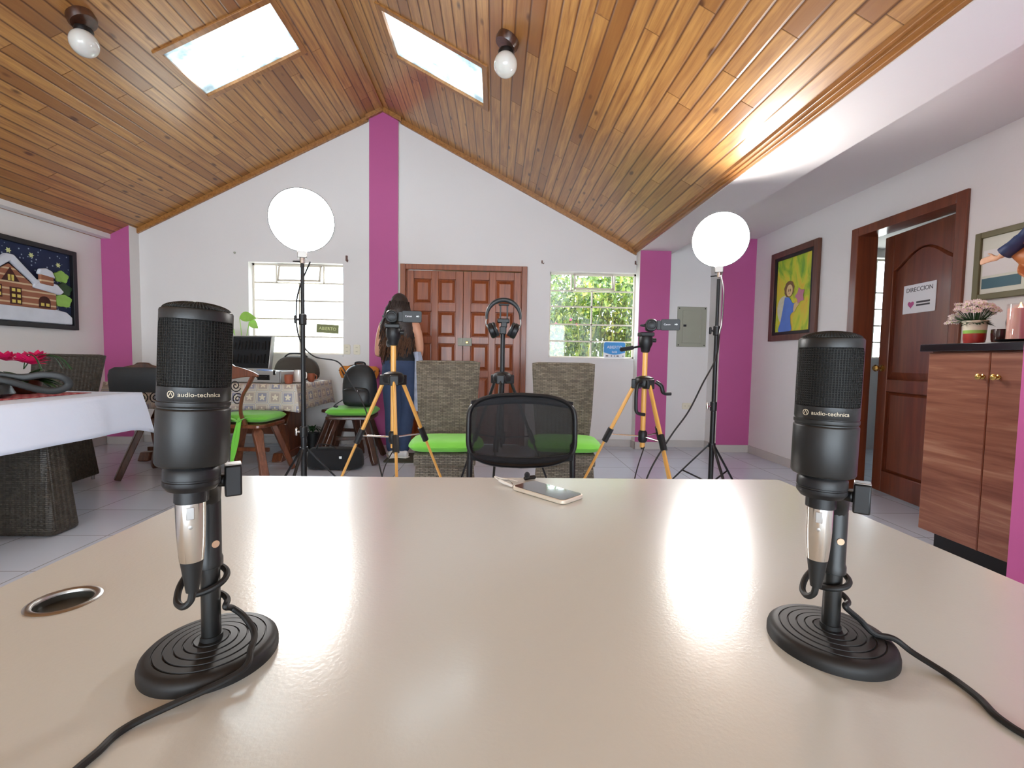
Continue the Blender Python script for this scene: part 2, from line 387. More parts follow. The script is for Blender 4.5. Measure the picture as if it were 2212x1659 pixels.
        if solid: q = o.modifiers.new('Solidify', 'SOLIDIFY'); q.thickness = solid; q.offset = 0
        if wire: q = o.modifiers.new('Wireframe', 'WIREFRAME'); q.thickness = wire; q.use_even_offset = False
        if bev: q = o.modifiers.new('Bevel', 'BEVEL'); q.width = bev; q.segments = seg; q.limit_method = 'ANGLE'; q.angle_limit = math.radians(40)
        return o
def tag(o, label=None, cat=None, group=None, kind=None):
    if label: o['label'] = label
    if cat: o['category'] = cat
    if group: o['group'] = group
    if kind: o['kind'] = kind
    return o
def thing(name, label, cat, loc=(0, 0, 0), rz=0, group=None):
    o = bpy.data.objects.new(name, None); C.objects.link(o); o.location = loc; o.rotation_euler = (0, 0, rz); o.empty_display_size = .05
    return tag(o, label, cat, group)
def copy_tree(o, parent=None):
    c = o.copy(); C.objects.link(c); c.parent = parent
    for ch in [x for x in list(C.objects) if x.parent == o]: copy_tree(ch, c)
    return c
def struct(name, mb, m, **k):
    o = mb.build(name, m, **k)
    if not o.parent: o['kind'] = 'structure'
    return o
def text(s, size, m, parent, X, name='lettering', ext=.0004, align='CENTER'):
    cu = bpy.data.curves.new('t', 'FONT'); cu.body = s; cu.size = size; cu.extrude = ext; cu.align_x = align; cu.align_y = 'CENTER'; cu.resolution_u = 3
    t = bpy.data.objects.new('t', cu); C.objects.link(t); dg = bpy.context.evaluated_depsgraph_get()
    me = bpy.data.meshes.new_from_object(t.evaluated_get(dg)); me.transform(X); bpy.data.objects.remove(t)
    me.materials.clear(); me.materials.append(M[m]); o = bpy.data.objects.new(name, me); C.objects.link(o); o.parent = parent
    return o
T3 = Matrix.Translation
def RX(a): return Matrix.Rotation(a, 4, 'X')
def RY(a): return Matrix.Rotation(a, 4, 'Y')
def RZ(a): return Matrix.Rotation(a, 4, 'Z')
def smooth_path(pts, n=8):
    P = [Vector(p) for p in pts]; out = []
    for i in range(len(P)-1):
        p0 = P[max(i-1, 0)]; p1 = P[i]; p2 = P[i+1]; p3 = P[min(i+2, len(P)-1)]
        for k in range(n):
            t = k/n; out.append(.5*((2*p1)+(-p0+p2)*t+(2*p0-5*p1+4*p2-p3)*t*t+(-p0+3*p1-3*p2+p3)*t**3))
    out.append(P[-1]); return out
def rrect(w, h, r, n=5, cx=0, cy=0):
    pts = []
    for sx, sy, a0 in ((1, 1, 0), (-1, 1, PI/2), (-1, -1, PI), (1, -1, 1.5*PI)):
        for k in range(n+1):
            a = a0+PI/2*k/n; pts.append((cx+sx*(w/2-r)+r*math.cos(a), cy+sy*(h/2-r)+r*math.sin(a)))
    return pts

# ================================================================ ROOM
WY, LX, RXW = 5.36, -4.32, 2.90
RIDGE, RZ0, SL = -1.30, 3.80, .512
zr = lambda x: RZ0-SL*abs(x-RIDGE) if x < 1.63 else 2.55
struct('floor', MB().box(-4.6, 5.4, -5, 5.6, -.1, 0), 'floor', smooth=False)
# far gable wall, cut round its openings
mb = MB()
xs = [-4.47, -2.82, -1.76, RIDGE, -1.05, .30, .62, 1.63, 1.655, 4.25, 4.95, 5.4]
holes = {1: (1.035, 2.075), 4: (0, 2.04), 6: (1.045, 2.05), 7: (1.045, 2.05), 9: (1.1, 2.3)}
for i in range(len(xs)-1):
    a, b = xs[i], xs[i+1]; za, zb = zr(a+.001), zr(b-.001)
    if a < 1.63: zb = RZ0-SL*abs(b-RIDGE)
    if a < -4.3: za = zr(a)
    if i in holes:
        h0, h1 = holes[i]
        if h0 > 0: mb.box(a, b, WY, WY+.16, 0, h0)
        mb.prism([(a, h1), (b, h1), (b, zb+.04), (a, za+.04)], WY, WY+.16)
    else: mb.prism([(a, 0), (b, 0), (b, zb+.04), (a, za+.04)], WY, WY+.16)
mb.prism([(-1.05, 2.04), (.30, 2.04), (.30, 2.05), (-1.05, 2.05)], WY, WY+.16)
struct('wall_far', mb, 'wall', smooth=False)
struct('wall_left', MB().box(LX-.15, LX, -5, WY, 0, 2.30), 'wall', smooth=False)
# right wall with door opening y 2.835..3.614
mb = MB().box(RXW, RXW+.13, -5, 2.80, 0, 2.5).box(RXW, RXW+.13, 3.65, WY, 0, 2.5).box(RXW, RXW+.13, 2.80, 3.65, 2.08, 2.5)
struct('wall_right', mb, 'wall', smooth=False)
# unseen back wall, added behind the camera; its opening is sized for fill light
struct('wall_back_unseen', MB().box(LX, -3.6, -5.15, -5, 0, 4).box(2.4, 5.4, -5.15, -5, 0, 4).box(-3.6, 2.4, -5.15, -5, 2.25, 4), 'wall', smooth=False)
struct('wall_beyond', MB().box(5.25, 5.4, -5, WY, 0, 2.5).box(3.03, 5.25, .5, .6, 0, 2.5), 'wall', smooth=False)  # white partitions of the next room seen through the door gap
# ceiling slopes (object space: x along the slope, y along the ridge)
def slope(name, sgn, L, hu, hv):
    mb = MB(); us = [0, hu[0], hu[1], L]; vs_ = [-5, hv[0], hv[1], WY+.02]
    for i in range(3):
        for j in range(3):
            if i == 1 and j == 1: continue
            mb.box(us[i], us[i+1], vs_[j], vs_[j+1], 0, .12)
    o = struct(name, mb, 'planks', smooth=False)
    a = math.atan(SL)
    o.matrix_world = T3((RIDGE, 0, RZ0)) @ (RY(a) if sgn > 0 else RZ(PI) @ RY(a) @ Matrix.Scale(-1, 4, (0, 1, 0)))
    return o
K = math.sqrt(1+SL*SL)
slope('ceiling', 1, 2.95*K, (.415*K, 1.18*K), (3.54, 4.085))
slope('ceiling', -1, 3.10*K, (.38*K, 1.175*K), (3.54, 4.09))
struct('ceiling', MB().box(2.04, 5.4, -5, WY, 2.405, 2.5), 'wall', smooth=False)
def skylight(name, sgn, u0, u1, v0, v1):
    r = bpy.data.objects.new(name, None); C.objects.link(r); r['kind'] = 'structure'; a = math.atan(SL)
    r.matrix_world = T3((RIDGE, 0, RZ0)) @ (RY(a) if sgn > 0 else RZ(PI) @ RY(a) @ Matrix.Scale(-1, 4, (0, 1, 0)))
    w = .035; fr = MB()
    fr.box(u0-w, u0+.012, v0-w, v1+w, -.014, .11).box(u1-.012, u1+w, v0-w, v1+w, -.014, .11).box(u0, u1, v0-w, v0+.012, -.014, .11).box(u0, u1, v1-.012, v1+w, -.014, .11)
    fr.build('window_frame', 'trimwood', r, bev=.003)
    MB().box(u0, u1, v0, v1, .010, .016).build('pane', 'skyglass', r, smooth=False)
skylight('window_3', 1, .415*K, 1.18*K, 3.54, 4.085)
skylight('window_4', -1, .38*K, 1.175*K, 3.54, 4.09)
# wooden cornices under the slopes, against the far wall
mb = MB()
for x0, x1 in ((-4.32, -1.47), (-1.11, 1.62)):
    mb.prism([(x0, zr(x0)-.055), (x1, zr(x1)-.055), (x1, zr(x1)+.005), (x0, zr(x0)+.005)], WY-.03, WY)
struct('trim_1', mb, 'trimwood', bev=.004)
mb = MB()   # stepped moulding along the right eave
for k, (dx, h) in enumerate(((0, .03), (.022, .045), (.045, .055))):
    x0 = 1.56+dx; z1 = zr(x0)+.01; mb.box(x0, 1.632, -5, WY, 2.283+(.028-.0135*k), z1)
struct('trim_2', mb, 'trimwood', bev=.003)
mb = MB().box(RIDGE-.012, RIDGE+.012, -5, WY-.05, RZ0-.022, RZ0-.002)
struct('trim_3', mb, 'trimwood')
struct('trim_4', MB().box(LX, -4.215, -5, 5.22, 2.258, 2.315), 'wall', smooth=False)
# beam along the right eave
struct('trim_5', MB().box(1.632, 2.04, -5, WY, 2.28, 2.56), 'wall', smooth=False)
# pillars (white sides, pink faces)
def pillar(name, x0, x1, y0, y1, z1, mis=(1, 1, 0, 1, 1, 1), poly=None):
    mb = MB()
    if poly: mb.prism(poly, y0, y1); mb.mi = [0]+[1]*(len(mb.f)-1)
    else: mb.box(x0, x1, y0, y1, 0, z1, mis=mis)
    return struct(name, mb, ['pink', 'wall'], smooth=False)
pillar('trim_6', -4.32, -4.02, 5.22, WY, 0, poly=[(-4.32, 0), (-4.02, 0), (-4.02, zr(-4.02)+.03), (-4.32, zr(-4.32)+.03)])
pillar('trim_7', 1.63, 1.985, 5.22, WY, 2.28)
pillar('trim_8', 2.52, 2.90, 5.085, WY, 2.405)
pillar('trim_9', 2.20, 2.90, 1.25, 1.835, 2.405, mis=(0,)*6)
cx0, cx1 = -1.452, -1.127
pillar('trim_10', cx0, cx1, 5.32, WY, 0, poly=[(cx0, 0), (cx1, 0), (cx1, zr(cx1)), (RIDGE, RZ0), (cx0, zr(cx0))])
mb = MB()
for x0, x1 in ((cx0-.035, RIDGE), (RIDGE, cx1+.035)): mb.prism([(x0, zr(x0)-.05), (x1, zr(x1)-.05), (x1, zr(x1)+.004), (x0, zr(x0)+.004)], 5.285, 5.32)
struct('trim_11', mb, 'trimwood', bev=.003)
# tile baseboards
bb = MB()
for x0, x1, y in ((-4.02, -1.452, WY), (.37, 1.63, WY), (1.985, 2.52, WY)): bb.box(x0, x1, y-.012, y, 0, .085)
bb.box(1.62, 1.995, 5.208, 5.22, 0, .085).box(1.618, 1.63, 5.208, WY-.012, 0, .085).box(2.508, 2.90, 5.073, 5.085, 0, .085).box(2.508, 2.52, 5.085, WY-.012, 0, .085)
bb.box(-4.32, -4.008, 5.208, 5.22, 0, .085)
struct('baseboard_far', bb, 'base_tile', bev=.002)
struct('baseboard_right', MB().box(RXW-.012, RXW, 3.70, 5.07, 0, .085).box(RXW-.012, RXW, 2.50, 2.75, 0, .085), 'base_tile', bev=.002)
struct('baseboard_left', MB().box(LX, LX+.012, -5, 5.2, 0, .085), 'base_tile', bev=.002)

# windows of welded steel bars
def window(name, x0, x1, z0, z1, rows, top, verts, lean=False):
    r = bpy.data.objects.new(name, None); C.objects.link(r); r['kind'] = 'structure'; y = WY+.10; b = .0085
    fr = MB(); fr.box(x0, x0+.022, y-.012, y+.012, z0, z1).box(x1-.022, x1, y-.012, y+.012, z0, z1).box(x0, x1, y-.012, y+.012, z0, z0+.022).box(x0, x1, y-.012, y+.012, z1-.022, z1)
    for z in rows: fr.box(x0, x1, y-.01, y+.01, z-b, z+b)
    for x, a, c in verts: fr.box(x-b, x+b, y-.01, y+.01, a, c)
    fr.build('window_frame', 'white_metal', r, smooth=False)
    MB().box(x0, x1, y+.012, y+.016, z0, z1).build('pane', 'glass', r, smooth=False)
    MB().box(x0, x1, WY-.015, WY+.085, z0-.02, z0+.004).build('window_sill', 'wall', r, smooth=False)
    if top:
        tx0, tx1, tz0, tz1 = top; tv = MB(); X = T3((0, y-.012, tz1)) @ RX(-.22)
        h = tz1-tz0
        for q in ((tx0, tx0+.02, -h, 0), (tx1-.02, tx1, -h, 0), (tx0, tx1, -.02, 0), (tx0, tx1, -h, -h+.02)): tv.box(q[0], q[1], -.012, .006, q[2], q[3], X=X)
        tv.build('top_vent', 'white_metal', r, smooth=False)
    return r
window('window_1', -2.82, -1.76, 1.035, 2.075, [1.86, 1.655, 1.445, 1.24], (-2.52, -2.03, 1.865, 2.06), [(-2.55, 1.86, 2.06), (-2.01, 1.86, 2.06), (-2.29, 1.04, 1.86)])
window('window_2', .62, 1.655, 1.045, 2.05, [1.84, 1.655, 1.445, 1.245], (.91, 1.38, 1.845, 2.035), [(.885, 1.84, 2.04), (1.40, 1.84, 2.04), (1.135, 1.05, 1.84)])
window('window_5', 4.25, 4.95, 1.1, 2.3, [1.9, 1.7, 1.5, 1.3], None, [(4.6, 1.1, 2.3)])

# double entrance door
def double_door():
    r = bpy.data.objects.new('door_1', None); C.objects.link(r); r['kind'] = 'structure'
    x0, x1, z1 = -1.105, .352, 2.09; y = WY
    fr = MB().box(x0, x0+.062, y-.028, y+.11, 0, z1).box(x1-.062, x1, y-.028, y+.11, 0, z1).box(x0+.062, x1-.062, y-.028, y+.11, z1-.062, z1)
    fr.box(x0+.062, x0+.075, y+.0, y+.1, 0, z1-.062).box(x1-.075, x1-.062, y+.0, y+.1, 0, z1-.062)
    fr.build('door_frame', 'framewood', r, bev=.004)
    mid = -.385; lx = [(x0+.064, mid-.003), (mid+.003, x1-.064)]
    for li, (a, b) in enumerate(lx):
        w = b-a; lf = MB(); yd = y+.012; st = .085; ms = .075
        pw = (w-2*st-ms)/2
        zs = [(.16, .42), (.52, .86), (.955, 1.245), (1.335, 1.585)]
        zs = [(.12, .40), (.50, .83), (.92, 1.245), (1.34, 1.625)]
        rows = [(.13, .43), (.53, .86), (.955, 1.27), (1.365, 1.62), ]
        rows = [(.12, .40), (.49, .80), (.88, 1.19), (1.27, 1.56), (1.65, 1.93)]
        # stiles and rails
        for q in ((a, a+st), (a+st+pw, a+st+pw+ms), (b-st, b)): lf.box(q[0], q[1], yd, yd+.045, .01, z1-.066)
        zz = [.01]+[v for p in rows for v in p]+[z1-.066]
        for k in range(0, len(zz), 2):
            for q in ((a+st, a+st+pw), (a+st+pw+ms, b-st)): lf.box(q[0], q[1], yd+.001, yd+.044, zz[k], zz[k+1])
        leaf = lf.build('door_leaf', 'doorwood', r, bev=.003)
        for (p0, p1) in rows:
            for q in ((a+st, a+st+pw), (a+st+pw+ms, b-st)):
                X0, X1 = q; i1, i2 = .012, .042
                pn = MB()
                B = [(X0, yd+.026, p0), (X1, yd+.026, p0), (X1, yd+.026, p1), (X0, yd+.026, p1)]
                Tt = [(X0+i1, yd+.024, p0+i1), (X1-i1, yd+.024, p0+i1), (X1-i1, yd+.024, p1-i1), (X0+i1, yd+.024, p1-i1)]
                U = [(X0+i2, yd+.006, p0+i2), (X1-i2, yd+.006, p0+i2), (X1-i2, yd+.006, p1-i2), (X0+i2, yd+.006, p1-i2)]
                pn.add(B+Tt+U, [(i, (i+1) % 4, 4+(i+1) % 4, 4+i) for i in range(4)]+[(4+i, 4+(i+1) % 4, 8+(i+1) % 4, 8+i) for i in range(4)]+[(8, 9, 10, 11), (3, 2, 1, 0)])
                pn.build('raised_panel', 'doorwood', leaf, smooth=False)
        hx = a-.004 if li == 0 else b+.004
        for hz in (.25, .75, 1.25, 1.78): MB().cyl((hx, yd-.002, hz-.045), (hx, yd-.002, hz+.045), .006, 10).build('hinge', 'brass', leaf)
    MB().box(mid-.022, mid+.004, y+.050, y+.075, .01, z1-.066).build('meeting_strip', 'doorwood', r)
    lk = MB().box(mid-.055, mid+.105, y-.032, y+.014, 1.165, 1.255); lk.box(mid-.001, mid+.001, y-.034, y-.03, 1.165, 1.255)
    lo = lk.build('door_lock', 'panelgrey', r, bev=.005)
    MB().lathe([(.017, 0), (.017, .012), (.012, .02), (.0001, .021)], 20, T3((mid+.052, y-.032, 1.205)) @ RX(PI/2)).build('lock_cylinder', 'brass', lo)
double_door()
# right-hand inner door, ajar
def side_door():
    r = bpy.data.objects.new('door_2', None); C.objects.link(r); r['kind'] = 'structure'
    y0, y1, z1 = 2.765, 3.684, 2.115; w = .07; x = RXW
    fr = MB()
    for a, b in ((y0, y0+w), (y1-w, y1)): fr.box(x-.018, x+.15, a, b, 0, z1)
    fr.box(x-.018, x+.15, y0+w, y1-w, z1-w, z1)
    fr.box(x+.08, x+.15, y0+w, y0+w+.012, 0, z1-w)
    fr.build('door_frame', 'doorwood2', r, bev=.004)
    # leaf: local x = thickness, y from hinge to free edge
    leaf = MB(); W_, H_ = .768, 2.022; st = .10; t = .035
    leaf.box(0, t, 0, st, 0, H_).box(0, t, W_-st, W_, 0, H_).box(0, t, st, W_-st, 0, .17).box(0, t, st, W_-st, .80, .90)
    arc = [(st, H_)]+[(st, 1.74)]+[(st+(W_-2*st)*k/12, 1.74+.13*math.sin(PI*k/12)**1.3) for k in range(1, 12)]+[(W_-st, 1.74), (W_-st, H_)]
    leaf.prism(arc, 0, t, axis='x')
    X = T3((x+.112, y0+w+.004, .012)) @ RZ(-math.radians(6.5))
    lo = leaf.build('door_leaf', 'doorwood2', r, bev=.006); lo.matrix_local = X
    def panel(poly):
        n = len(poly); c = (sum(p[0] for p in poly)/n, sum(p[1] for p in poly)/n)
        ins = [(c[0]+(p[0]-c[0])*.84, c[1]+(p[1]-c[1])*(.93)) for p in poly]
        mb = MB(); A = [(.022, p[0], p[1]) for p in poly]; B = [(.006, p[0], p[1]) for p in ins]
        mb.add(A+B, [(i, (i+1) % n, n+(i+1) % n, n+i) for i in range(n)]+[tuple(range(n, 2*n)), tuple(reversed(range(n)))])
        mb.build('raised_panel', 'doorwood2', lo, smooth=False)
    panel([(st, .90), (W_-st, .90), (W_-st, 1.74)]+[(st+(W_-2*st)*k/12, 1.74+.13*math.sin(PI*k/12)**1.3) for k in range(11, 0, -1)]+[(st, 1.74)])
    panel([(st, .17), (W_-st, .17), (W_-st, .80), (st, .80)])
    kn = MB()
    for sx in (-1,): kn.lathe([(.026, 0), (.026, .006), (.011, .010), (.011, .03), (.024, .042), (.027, .055), (.018, .066), (.0001, .068)], 20, T3((0, W_-.05, .985)) @ RY(-PI/2))
    kn.lathe([(.026, 0), (.026, .006), (.011, .010), (.011, .03), (.024, .042), (.027, .055), (.018, .066), (.0001, .068)], 20, T3((t, W_-.05, .985)) @ RY(PI/2))
    kn.build('door_knob', 'brass', lo)
    return X
leaf2 = side_door()
def door_sheet():
    X = leaf2
    r = thing('paper_sign', 'white paper sheet with a pink heart taped to the inner door leaf', 'sign'); r.matrix_world = X @ T3((-.003, .40, 1.50))
    MB().box(.004, .0085, -.145, .145, -.105, .105).build('sheet', 'paper', r, smooth=False)
    F = Matrix(((0, 0, -1, 0), (-1, 0, 0, 0), (0, 1, 0, 0), (0, 0, 0, 1)))
    text('DIRECCION', .045, 'ink', r, T3((.0035, 0, .065)) @ F)
    hp = []
    for k in range(24):
        a = 2*PI*k/24; hp.append((-.0018*16*math.sin(a)**3+.07, .0018*(13*math.cos(a)-5*math.cos(2*a)-2*math.cos(3*a)-math.cos(4*a))-.04))
    MB().prism(hp, .0028, .0038, axis='x').build('heart_logo', 'pink', r, smooth=False)
    MB().box(.003, .004, -.10, .02, -.035, -.022).box(.003, .004, -.10, .02, -.056, -.044).build('printed_lines', 'ink', r, smooth=False)
door_sheet()

# ================================================================ OUTSIDE
struct('ground_outside', MB().box(-12, 12, 5.6, 30, -.2, -.05), 'outground', smooth=False)
def hedge():
    mb = MB(); rnd = random.Random(3)
    for i in range(34000):
        x = rnd.uniform(-.9, 4.4); z = rnd.uniform(.0, 2.9)
        top = 2.55+.35*math.sin(x*2.3+1)-(.75 if x < .75 else 0)*(.9-x if x < .9 else 0)*2
        if z > top and rnd.random() > .12: continue
        y = 6.9+.35*math.sin(x*3.1)*math.cos(z*2.7)+rnd.uniform(0, 1.1)
        s = rnd.uniform(.03, .055); e = Euler((rnd.uniform(0, 6.3), rnd.uniform(0, 6.3), rnd.uniform(0, 6.3))).to_matrix()
        q = [e @ Vector(v)*s+Vector((x, y, z)) for v in ((-.9, 0, 0), (0, -.5, .12), (1.2, 0, 0), (0, .5, .12))]
        mb.add(q, [(0, 1, 2), (0, 2, 3)])
    for i in range(9000):
        x = rnd.uniform(-1.2, 5.2); z = rnd.uniform(-.0, 2.95); y = 8.5+rnd.uniform(0, .8)
        if z > 2.3 and x < 1.6: continue
        s = rnd.uniform(.06, .11); e = Euler((rnd.uniform(0, 6.3), rnd.uniform(0, 6.3), rnd.uniform(0, 6.3))).to_matrix()
        q = [e @ Vector(v)*s+Vector((x, y, z)) for v in ((-.9, 0, 0), (0, -.5, .12), (1.2, 0, 0), (0, .5, .12))]
        mb.add(q, [(0, 1, 2), (0, 2, 3)])
    for i in range(60):
        x = rnd.uniform(-.8, 4.3); mb.tube([(x, 7.2, -.06), (x+rnd.uniform(-.2, .2), 7.25, 1.2), (x+rnd.uniform(-.4, .4), 7.2, 2.3)], [.014, .01, .004], 5)
    o = mb.build('garden_hedge', 'hedge', smooth=False); tag(o, 'sunlit leafy green hedge growing outside the right window', 'hedge', kind='stuff')
    fl = MB()
    for i in range(5):
        x, z = rnd.uniform(.75, 1.3), rnd.uniform(1.2, 1.75)
        for k in range(5): a = k*2*PI/5; fl.ell((x+.010*math.cos(a), 6.6, z+.010*math.sin(a)), (.008, .004, .008), 6, 4)
    fl.build('blossoms', 'magenta', o)['kind'] = 'stuff'
hedge()
# exterior planting hides the garden wall across the left window: pale rendered wall
struct('wall_garden', MB().box(-6, -1.6, 8.0, 8.2, -.05, 1.7), 'white', smooth=False)

# ================================================================ DESK
DZ = .73
M['capgrey'] = mat('dark_grey_cap', (58, 60, 56), .3)
def desk():
    r = thing('desk', 'white desk with glossy melamine top in the foreground', 'desk', (.055, .50, 0))
    x0, x1, y0, y1 = -.6575, .6575, -.55, .605
    # top with a round cable hole
    gx, gy, gr = -.4985-.055, .537-.50, .0265
    mb = MB(); n = 32; ring = [(gx+gr*math.cos(2*PI*k/n), gy+gr*math.sin(2*PI*k/n)) for k in range(n)]
    sq = []
    for k in range(n):
        a = 2*PI*k/n; ca, sa = math.cos(a), math.sin(a); s = .06/max(abs(ca), abs(sa)); sq.append((gx+s*ca, gy+s*sa))
    for z in (DZ, DZ-.028):
        mb.add([(p[0], p[1], z) for p in ring]+[(p[0], p[1], z) for p in sq], [(k, (k+1) % n, n+(k+1) % n, n+k) for k in range(n)])
    mb.add([(p[0], p[1], DZ) for p in ring]+[(p[0], p[1], DZ-.028) for p in ring], [(k, (k+1) % n, n+(k+1) % n, n+k) for k in range(n)])
    a, b, c, d = gx-.06, gx+.06, gy-.06, gy+.06
    for q in ((x0, a, y0, y1), (b, x1, y0, y1), (a, b, y0, c), (a, b, d, y1)): mb.box(q[0], q[1], q[2], q[3], DZ-.028, DZ)
    mb.build('desktop', 'desk', r, smooth=False)
    for sx in (x0+.03, x1-.07):
        for sy in (y0+.05, y1-.10): MB().box(sx, sx+.04, sy, sy+.04, 0, DZ-.028).build('leg', 'white', r, bev=.003)
    MB().box(x0+.07, x1-.07, y0+.06, y0+.08, .35, DZ-.028).build('modesty_panel', 'white', r, bev=.002)
    g = MB().lathe([(.0260, -.03), (.0260, -.002), (.0272, .0006), (.0300, .0018), (.0330, .0012), (.0345, .0), (.0335, -.0005)], 48, T3((gx, gy, DZ+.0004)), cap=False).build('cable_grommet', 'steel', r)
    MB().lathe([(.0001, -.009), (.0255, -.009), (.0257, -.002)], 32, T3((gx, gy, DZ)), cap=False).build('grommet_cap', 'capgrey', g)
    g['label'] = 'silver ring around a dark cable hole'
desk()

# ================================================================ MICROPHONES
def microphone(loc, rz, label, tilt, dz=0):
    r = thing('desk_microphone', label, 'microphone', loc, rz, 'condenser microphones on the desk')
    R = .0575
    prof = [(R, 0), (R, .006), (R-.0012, .010), (R-.004, .0128), (R-.007, .0138)]
    for rr in (.046, .038, .030, .0225, .015): prof += [(rr+.0008, prof[-1][1]+.0004), (rr+.0004, prof[-1][1]-.0006), (rr-.0004, prof[-1][1]-.0006), (rr-.0008, prof[-1][1]+.0008)]
    prof += [(.0095, .0175), (.0095, .022), (.0085, .022)]
    MB().lathe([(.0001, 0)]+prof+[(.0001, .022)], 72).build('round_base', 'blksoft', r)
    MB().lathe([(.0082, .018), (.0082, .090)], 24).build('pole', 'blkmatte', r)
    MB().lathe([(r_, z_-dz) for r_, z_ in [(.0088, .088), (.0108, .089), (.0108, .096), (.0098, .099), (.0098, .152), (.0088, .156)]], 24).build('pole_sleeve', 'blkmatte', r)
    MB().lathe([(.0034, 0), (.0034, .0007)], 14, T3((.0045, -.0094, .112)) @ RZ(.45) @ RX(PI/2)).build('sticker', 'peach', r)
    # clip behind the capsule body, thumb screw to the right
    bx, by = -.013, -.0437
    cl = MB(); cl.tube([(0, 0, .150-dz), (0, -.003, .164-dz), (-.004, -.014, .174-dz), (bx*.7, by*.55, .184-dz)], [.0095, .0105, .011, .010], 14)
    clip = cl.build('swivel_clip', 'blkmatte', r, sm=0)
    kb = MB().box(.012, .0255, -.036, -.022, .1620-dz, .1900-dz)
    kb.tube([(.002, -.022, .176-dz), (.014, -.029, .176-dz)], .0058, 12)
    kn = kb.build('thumb_screw', 'blk', r, bev=.0015)
    MB().box(.0122, .0253, -.0358, -.0222, .1902-dz, .1914-dz).build('screw_cap', 'steel', kn, bev=.0005)
    X = T3((bx, by, .150-dz)) @ RY(tilt)
    e = bpy.data.objects.new('microphone_body', None); C.objects.link(e); e.parent = r; e.matrix_local = X
    body = MB().lathe([(.0001, .0470), (.0235, .0470), (.0255, .0480), (.0265, .0500), (.0265, .0935), (.0262, .0945), (.0254, .0952), (.0254, .0963), (.0262, .0970), (.0264, .0978), (.0264, .1005), (.0258, .1010), (.0258, .1018), (.0262, .1024), (.0262, .1130), (.0250, .1135), (.0001, .1135)], 64)
    body.build('lower_housing', 'blkmatte', e)
    fr = MB()    # top ring and the two side posts of the grille frame
    fr.lathe([(.0252, .1675), (.0262, .1675), (.0262, .1745), (.0255, .1760), (.0238, .1766), (.0238, .1675), (.0252, .1675)], 64)
    for sg in (0, PI):
        a = .42
        fr.lathe([(.0252, .1130), (.0262, .1130), (.0262, .1680), (.0252, .1680), (.0252, .1130)], 10, RZ(sg), a0=-a/2, a1=a/2)
        for s in (-1, 1):   # rounded window corners
            for z, d in ((.1675, -1), (.1135, 1)):
                for q in range(4):
                    w = .03*(4-q); fr.lathe([(.0252, z), (.0262, z), (.0262, z+d*.0009*(q+1)), (.0252, z+d*.0009*(q+1)), (.0252, z)], 2, RZ(sg), a0=s*(a/2), a1=s*(a/2+w))
    fr.build('grille_frame', 'blkmatte', e)
    gm = MB().lathe([(.0256, .1130+.0545*k/25) for k in range(26)], 70)
    gm.f = [f for f in gm.f if len(f) == 4]; gm.mi = gm.mi[:len(gm.f)]
    gm.build('grille_mesh', 'steelmesh', e, wire=.0008)
    MB().lathe([(.0243, .1130), (.0243, .1690)], 48).build('inner_windscreen', 'blkinner', e)
    dm = MB().lathe([(.0240*math.cos(t*PI/2/12), .1760+.0070*math.sin(t*PI/2/12)) for t in range(13)], 64)
    dm.f = [f for f in dm.f if len(f) == 4]; dm.mi = dm.mi[:len(dm.f)]
    dm.build('top_mesh', 'steelmesh', e, wire=.0011)
    MB().lathe([(.0232*math.cos(t*PI/2/12)+.0001, .1750+.0066*math.sin(t*PI/2/12)) for t in range(13)], 48).build('top_windscreen', 'blkinner', e)
    # collar and neck under the body
    MB().lathe([(.0001, .026), (.0175, .026), (.0205, .030), (.0208, .031), (.0208, .034), (.0202, .0345), (.0202, .0358), (.0208, .0363), (.0208, .043), (.0195, .045), (.0185, .047), (.0001, .047)], 48).build('mount_collar', 'blk', e)
    MB().lathe([(.0125, .0153), (.0125, .026)], 32).build('neck', 'blk', e)
    # lettering wrapped round the front of the band
    def wrap(o, rad):
        for v in o.data.vertices:
            a = v.co.x/rad; d = -v.co.y; rr = rad+d
            v.co = Vector((rr*math.sin(a), -rr*math.cos(a), v.co.z))
    sg = math.radians(0)
    X = T3((.004, 0, .1072)) @ RX(PI/2)
    t = text('audio-technica', .0052, 'logoink', e, X, 'logo_lettering', .00008); wrap(t, .02645)
    t['label'] = 'small cream brand lettering'
    rg = MB().lathe([(.0024, -.0001), (.0029, -.0001), (.0029, .0001), (.0024, .0001), (.0024, -.0001)], 20)
    rg.prism([(-.0019, -.0016), (-.0013, -.0016), (.0001, .0017), (.0001, .0023)], -.0001, .0001, axis='z'); rg.prism([(.0019, -.0016), (.0013, -.0016), (-.0001, .0017), (-.0001, .0023)], -.0001, .0001, axis='z')
    rg.v = [tuple(T3((-.0165, 0, .1072)) @ RX(PI/2) @ Vector(v)) for v in rg.v]
    wrap(rg.build('logo_emblem', 'logoink', e), .02645)
    return r
M['peach'] = mat('peach_sticker', (214, 176, 146), .5)
M['steelmesh'] = mat('black_steel_mesh', (46, 46, 44), .35, .6)
M['blkinner'] = mat('black_foam', (8, 8, 9), .8)
M['logoink'] = mat('cream_print', (196, 184, 160), .5)
ML, MR = Vector((-.269, .436, DZ)), Vector((.352, .449, DZ)); AL, AR = math.radians(31.6), math.radians(-38.4)
microphone(ML, AL, 'black microphone on round desk stand, at the left beside the cable hole', math.radians(2.5))
microphone(MR, AR, 'black microphone on round desk stand, at the right end of the desk', math.radians(.5), .012)
